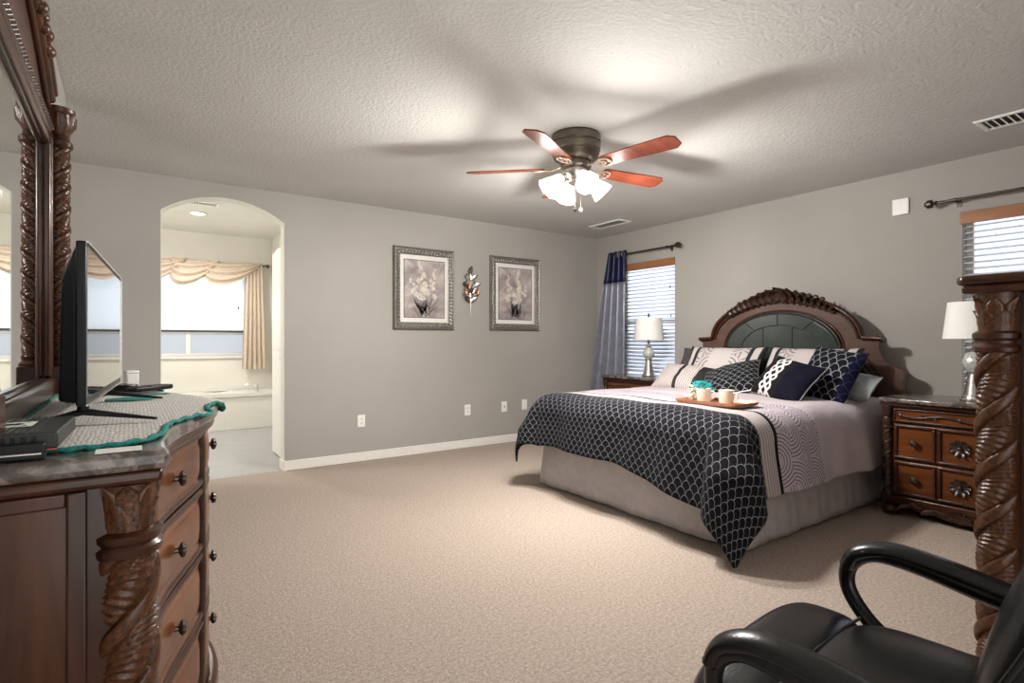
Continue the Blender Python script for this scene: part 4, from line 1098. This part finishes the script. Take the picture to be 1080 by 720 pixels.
rl.build('silver_edge', 'silver', hs, smooth=0)
bk = MB(); L = (B-A).length
def q3(l, d, z): p = A+ux*(l*L)+nx*d; return (p.x, p.y, z)
bk.add([q3(.01, -.018, .055), q3(.99, -.018, .055), q3(.99, -.018, .392), q3(.01, -.018, .392), q3(.03, -.05, .06), q3(.97, -.05, .06), q3(.97, -.044, .33), q3(.03, -.044, .33)],
       [(0, 1, 2, 3), (7, 6, 5, 4), (0, 4, 5, 1), (1, 5, 6, 2), (2, 6, 7, 3), (3, 7, 4, 0)])
bk.build('rear_casing', 'black', tv, bevel=.006)
for l in (.16, .84):
    p0 = A+ux*(l*L)+nx*-.02
    st = MB().tube([(p0.x, p0.y, .06), (p0.x, p0.y, .03)], .012, 10)
    st.tube([(p0.x-nx.x*.10, p0.y-.05, .006), (p0.x, p0.y, .026), (p0.x+nx.x*.14, p0.y-.055, .006)], [.006, .014, .005], 10, .6)
    st.build('stand_foot', 'black', tv, smooth=60)
tl = tvbox(.03, .075, -.062, -.05, .03, .045); 

bx = thing('media_box', 'dark ribbed media box with a white emblem on the near end of the dresser', 'electronics', (-.195, 1.30, DZ+.007), R(-2))
Bx(-.085, .098, -.115, .115, .008, .036).build('casing', 'slate', bx, bevel=.004)
rb = MB()
for i in range(16): rb.box(-.083+.0095*i, -.0785+.0095*i, -.113, .113, .0345, .0375)
rb.build('rib', 'slate', bx, smooth=0)
em = MB().lathe([(.016, .0382), (.024, .0382), (.024, .0388), (.016, .0388)], 24, (.022, .0, 0), caps=False)
for s_ in (-1, 1): em.box((.022+s_*.026)-.004, (.022+s_*.026)+.004, -.03, .03, .0378, .0386)
em.box(-.006, .050, -.034, -.028, .0378, .0386).box(-.006, .050, .028, .034, .0378, .0386)
em.build('emblem', 'card', bx, smooth=0)
Bx(-.083, .097, -.1155, -.110, .0065, .0085).build('red_strip', 'red', bx, smooth=0)
fr = MB()
for i in range(5): fr.box(.012+.013*i, .019+.013*i, -.1162, -.1148, .013, .031)
fr.build('port', 'black', bx, smooth=0)
for s_ in (-1, 1):
    for y in (-.09, .09): MB().lathe([(.010, 0), (.010, .009)], 12, (s_*.07, y, 0)).build('rubber_foot', 'black', bx)
bx2 = thing('cable_modem', 'small black box with a light stripe in front of the ribbed media box', 'electronics', (-.20, 1.174, DZ+.002), R(-3))
Bx(-.06, .085, -.007, .008, 0, .026).build('casing', 'black', bx2, bevel=.003)
Bx(-.05, .08, -.0076, -.0066, .008, .0105).build('light_stripe', 'silver', bx2, smooth=0)
cd = Bx(-.0335, .0335, -.022, .022, 0, .0015).build('paper_card', 'card', smooth=0); cd.location = (-.018, 1.185, DZ+.0015); tag(cd, 'small blank white card on the marble near edge of the dresser', 'card')
rc = thing('remote_control', 'black remote control lying on the crocheted runner beyond the television', 'remote', (.055, 2.42, DZ+.012), R(-42))
Bx(-.024, .024, -.09, .09, 0, .018).build('casing', 'black', rc, bevel=.006)
kb = MB()
for i in range(3):
    for j in range(7): kb.box(-.016+.012*i, -.008+.012*i, -.07+.02*j, -.06+.02*j, .017, .020)
kb.build('keypad', 'grey', rc, bevel=.001, smooth=0)
rc2 = thing('storage_case', 'flat black case on the runner between the remote and the television', 'case', (-.045, 2.50, DZ+.009), R(40))
MB().prism(rrect(.035, .075, .02), 0, .016, 'z').build('lower_shell', 'black', rc2, bevel=.004, smooth=40)
MB().prism(rrect(.034, .074, .02), .0165, .026, 'z').build('lid', 'leather', rc2, bevel=.006, smooth=40)
wbx = thing('small_box', 'little white box standing near the far end of the dresser', 'box', (-.002, 2.66, DZ+.009), R(20))
Bx(-.021, .021, -.021, .021, 0, .056).build('carton', 'plate', wbx, bevel=.004)
Bx(-.022, .022, -.022, .022, .056, .068).build('lid', 'plate', wbx, bevel=.004)
env = Bx(-.045, .045, -.032, .032, 0, .002).build('paper_sheet', 'card', smooth=0); env.location = (.022, 2.585, DZ+.009); env.rotation_euler = (0, 0, .15); tag(env, 'white sheet of paper at the far end of the dresser', 'paper')

# ------------------------------------------------------------------ tall chest at the right
CH = 1.337; chest = thing('tall_chest', 'tall carved chest with a twisted corner post at the right edge', 'chest', (2.62, .20, 0))
def cb(x0, x1, y0, y1, z0, z1): return Bx(x0-2.62, x1-2.62, y0-.20, y1-.20, z0, z1)
cX0, cX1, cY0, cY1 = 2.135, 3.12, -.26, .56
MB().prism([(cX0-.045-2.62, cY0-.2), (cX0-.045-2.62, cY1+.025-.2), (cX0-.015-2.62, cY1+.045-.2), (cX1+.015-2.62, cY1+.045-.2), (cX1+.045-2.62, cY1+.025-.2), (cX1+.045-2.62, cY0-.2)], CH-.028, CH, 'z').build('chest_top', 'woodx', chest, bevel=.012)
MB().prism([(cX0-.03-2.62, cY0-.2), (cX0-.03-2.62, cY1+.03-.2), (cX1+.03-2.62, cY1+.03-.2), (cX1+.03-2.62, cY0-.2)], CH-.055, CH-.028, 'z').build('top_moulding', 'wood', chest, bevel=.009)
cb(cX0+.012, cX1-.012, cY0, cY1-.03, .10, CH-.055).build('case', 'panel', chest, smooth=0)
sp = MB().box(cX0-.002-2.62, cX0+.02-2.62, cY0-.2, cY0+.06-.2, .1, CH-.055).box(cX0-.002-2.62, cX0+.02-2.62, cY1-.17-.2, cY1-.105-.2, .1, CH-.055)
sp.box(cX0-.002-2.62, cX0+.02-2.62, cY0+.06-.2, cY1-.17-.2, .1, .2).box(cX0-.002-2.62, cX0+.02-2.62, cY0+.06-.2, cY1-.17-.2, CH-.13, CH-.055)
sp.build('side_frame', 'wood', chest, bevel=.004)
for s_ in (0, 1):
    px = (cX0+.042 if s_ == 0 else cX1-.042)-2.62; py = .515-.20
    po = twist(.055, .16, CH-.235, 6.3, 2, .34, (px, py), 110, step=.003).build('corner_post', 'carve2', chest)
    MB().lathe([(.05, CH-.24), (.062, CH-.232), (.065, CH-.22), (.056, CH-.208), (.056, CH-.20), (.064, CH-.192), (.064, CH-.178), (.054, CH-.17)], 40, (px, py, 0)).build('post_ring', 'wood', po)
    lf = MB().lathe([(.050, CH-.175), (.050, CH-.10), (.056, CH-.055)], 36, (px, py, 0))
    for k in range(7):
        an = 2*PI*k/7+.5
        lf.leaf((px+.047*cos(an), py+.047*sin(an), CH-.170), (.04*cos(an), .04*sin(an), 1), (cos(an), sin(an), 0), .108, .054, .22, 9, 4)
        an = 2*PI*(k+.5)/7+.5
        lf.leaf((px+.046*cos(an), py+.046*sin(an), CH-.172), (.04*cos(an), .04*sin(an), 1), (cos(an), sin(an), 0), .072, .046, .3, 8, 4)
    lf.build('acanthus_capital', 'carve2', po, smooth=70)
    MB().lathe([(.05, 0), (.066, .02), (.066, .06), (.054, .08), (.06, .1), (.06, .14), (.05, .165)], 36, (px, py, 0)).build('post_foot', 'wood', po)
cb(cX0+.0, cX1, cY0, cY1-.02, .06, .125).build('plinth', 'wood', chest, bevel=.01)
for r_ in range(5):
    z0 = .14+r_*.225
    d = cb(cX0+.11, cX1-.11, cY1-.03, cY1-.005, z0, z0+.21).build('drawer', 'drawer', chest, bevel=.008)
    for xx in (2.38, 2.87):
        MB().lathe([(.012, 0), (.006, .006), (.006, .02), (.018, .028), (.016, .04), (.001, .044)], 18, (xx-2.62, cY1-.005-.2, z0+.105), ax='y').build('knob', 'bronze', d)

# ------------------------------------------------------------------ office chair
ch = thing('office_chair', 'black leather office chair with looped padded arms in the foreground', 'chair', (1.135, .40, 0), R(5))
def cushion(wd, y0, y1, z0, z1, p=4):
    mb = MB(); yc, hl = (y0+y1)/2, (y1-y0)/2; zc, hz = (z0+z1)/2, (z1-z0)/2; nu, nv = 56, 24
    def sg(x, e): return math.copysign(abs(x)**e, x)
    def fn(u, v):
        a = 2*PI*u; b = PI*(v-.5); e = 2/p
        cbv = abs(cos(b))**.45; x = wd*sg(cos(a), e)*cbv; y = yc+hl*sg(sin(a), e)*cbv; z = zc+hz*sg(sin(b), .75)
        return (x, y, z+.012*(1-(x/wd)**2)*(1 if z > zc else 0))
    return mb.grid(nu, nv, fn, wrap_u=True)
seat = cushion(.275, -.21, .17, .40, .522).build('seat', 'leather', ch, smooth=80)
cushion(.276, .12, .30, .375, .516, 3.6).build('front_roll', 'leather', seat, smooth=80)
pipe_ = MB().tube([(-.245, .146, .503), (-.15, .146, .514), (0, .146, .520), (.15, .146, .514), (.245, .146, .503)], .0035, 8).build('seat_piping', 'piping', seat, smooth=80)
# backrest, leaning back
bkr = MB()
def sgn(x, e): return math.copysign(abs(x)**e, x)
def bfn(u, v):
    a = 2*PI*u; b = PI*(v-.5); c_ = abs(cos(b))**.4
    x = .235*sgn(cos(a), .42)*c_; z = .345*sgn(sin(a), .42)*c_; y = .055*sgn(sin(b), .7)
    y += .02*cos(z*9)*(1 if y > 0 else 0)
    x *= 1-.10*(z/.345)
    return (x, y, z)
bkr.grid(64, 20, bfn, wrap_u=True).xf(Matrix.Translation((0, -.245, .80)) @ Matrix.Rotation(R(24), 4, 'X'))
bo = bkr.build('backrest', 'leather', ch, smooth=80)
pts = [(.232*sgn(cos(a), .42)*(1-.10*(.342*sgn(sin(a), .42)/.345)), .028, .342*sgn(sin(a), .42)) for a in [2*PI*i/72 for i in range(72)]]
MB().tube(pts, .006, 8, closed=True).xf(Matrix.Translation((0, -.245, .80)) @ Matrix.Rotation(R(24), 4, 'X')).build('back_piping', 'leather', bo, smooth=80)
def smooth_path(pts, n=8):
    out = []; P = [Vector(p) for p in pts]
    for i in range(len(P)-1):
        p0, p1, p2, p3 = P[max(i-1, 0)], P[i], P[i+1], P[min(i+2, len(P)-1)]
        for k in range(n):
            t = k/n; out.append(.5*((2*p1)+(-p0+p2)*t+(2*p0-5*p1+4*p2-p3)*t*t+(-p0+3*p1-3*p2+p3)*t**3))
    out.append(P[-1]); return out
for s_ in (-1, 1):
    x = s_*.305
    path = smooth_path([(s_*.255, .02, .40), (x-s_*.005, .07, .425), (x, .145, .475), (x, .190, .54), (x, .185, .60), (x, .135, .638), (x, .05, .637), (x, -.08, .612), (x, -.20, .60), (s_*.255, -.29, .60)])
    nn = len(path)
    MB().tube(path, [.020+.009*min(1, max(0, (i/nn-.35)*4)) for i in range(nn)], 16, .72, up=(0, -.35, .95) if False else None).build('armrest', 'leather', ch, smooth=80)
    pad = smooth_path([(x, .192, .592), (x, .168, .632), (x, .10, .655), (x, .0, .647), (x, -.12, .625), (x, -.19, .617)])
    MB().tube(pad, [.018]+[.034]*(len(pad)-2)+[.02], 16, .50, up=(0, .2, 1)).build('arm_pad', 'leather', ch, smooth=80)
MB().lathe([(.10, .355), (.10, .37), (.05, .375)], 24).box(-.13, .13, -.13, .13, .365, .388).build('seat_plate', 'black', ch)
MB().lathe([(.03, .10), (.03, .24), (.022, .242), (.022, .36)], 24).build('gas_lift', 'black', ch)
hub = MB().lathe([(.045, .07), (.05, .10), (.04, .125), (.028, .13)], 24).build('base_hub', 'black', ch)
for k in range(5):
    an = 2*PI*k/5+.3; c_, s_ = cos(an), sin(an)
    lg = MB().tube([(.03*c_, .03*s_, .10), (.16*c_, .16*s_, .09), (.29*c_, .29*s_, .07)], [.028, .023, .018], 10, .7).build('base_leg', 'black', ch, smooth=60)
    MB().tube([(.285*c_, .285*s_, .075), (.285*c_, .285*s_, .045)], .008, 8).lathe([(.001, -.02), (.026, -.018), (.028, -.006), (.018, 0), (.028, .006), (.026, .018), (.001, .02)], 20, (0, 0, 0), ax='y').build('tmp', 'black', lg) if False else None
    w = MB().lathe([(.001, -.02), (.024, -.019), (.027, -.008), (.018, 0), (.027, .008), (.024, .019), (.001, .02)], 20, ax='y').xf(Matrix.Translation((.285*c_, .285*s_, .028)) @ Matrix.Rotation(an+.7, 4, 'Z'))
    w.tube([(.285*c_, .285*s_, .072), (.285*c_, .285*s_, .03)], .007, 8)
    w.build('caster', 'black', lg)

# repeats of one kind share a group
GR = {'nightstand': 'pair of carved nightstands beside the bed', 'table_lamp': 'pair of silver bedside lamps', 'framed_picture': 'pair of floral pictures',
      'wall_outlet': 'electrical outlets on the picture wall', 'pillow_sham': 'pair of cream shams', 'throw_pillow': 'decorative cushions on the bed',
      'bed_pillow': 'plain pillows at the headboard', 'mug': 'pair of cream mugs on the tray', 'ceiling_vent': 'ceiling vents', 'window_blind': 'bedroom window blinds'}
for o in bpy.data.objects:
    k = o.name.split('.')[0]
    if o.parent is None and k in GR: o['group'] = GR[k]
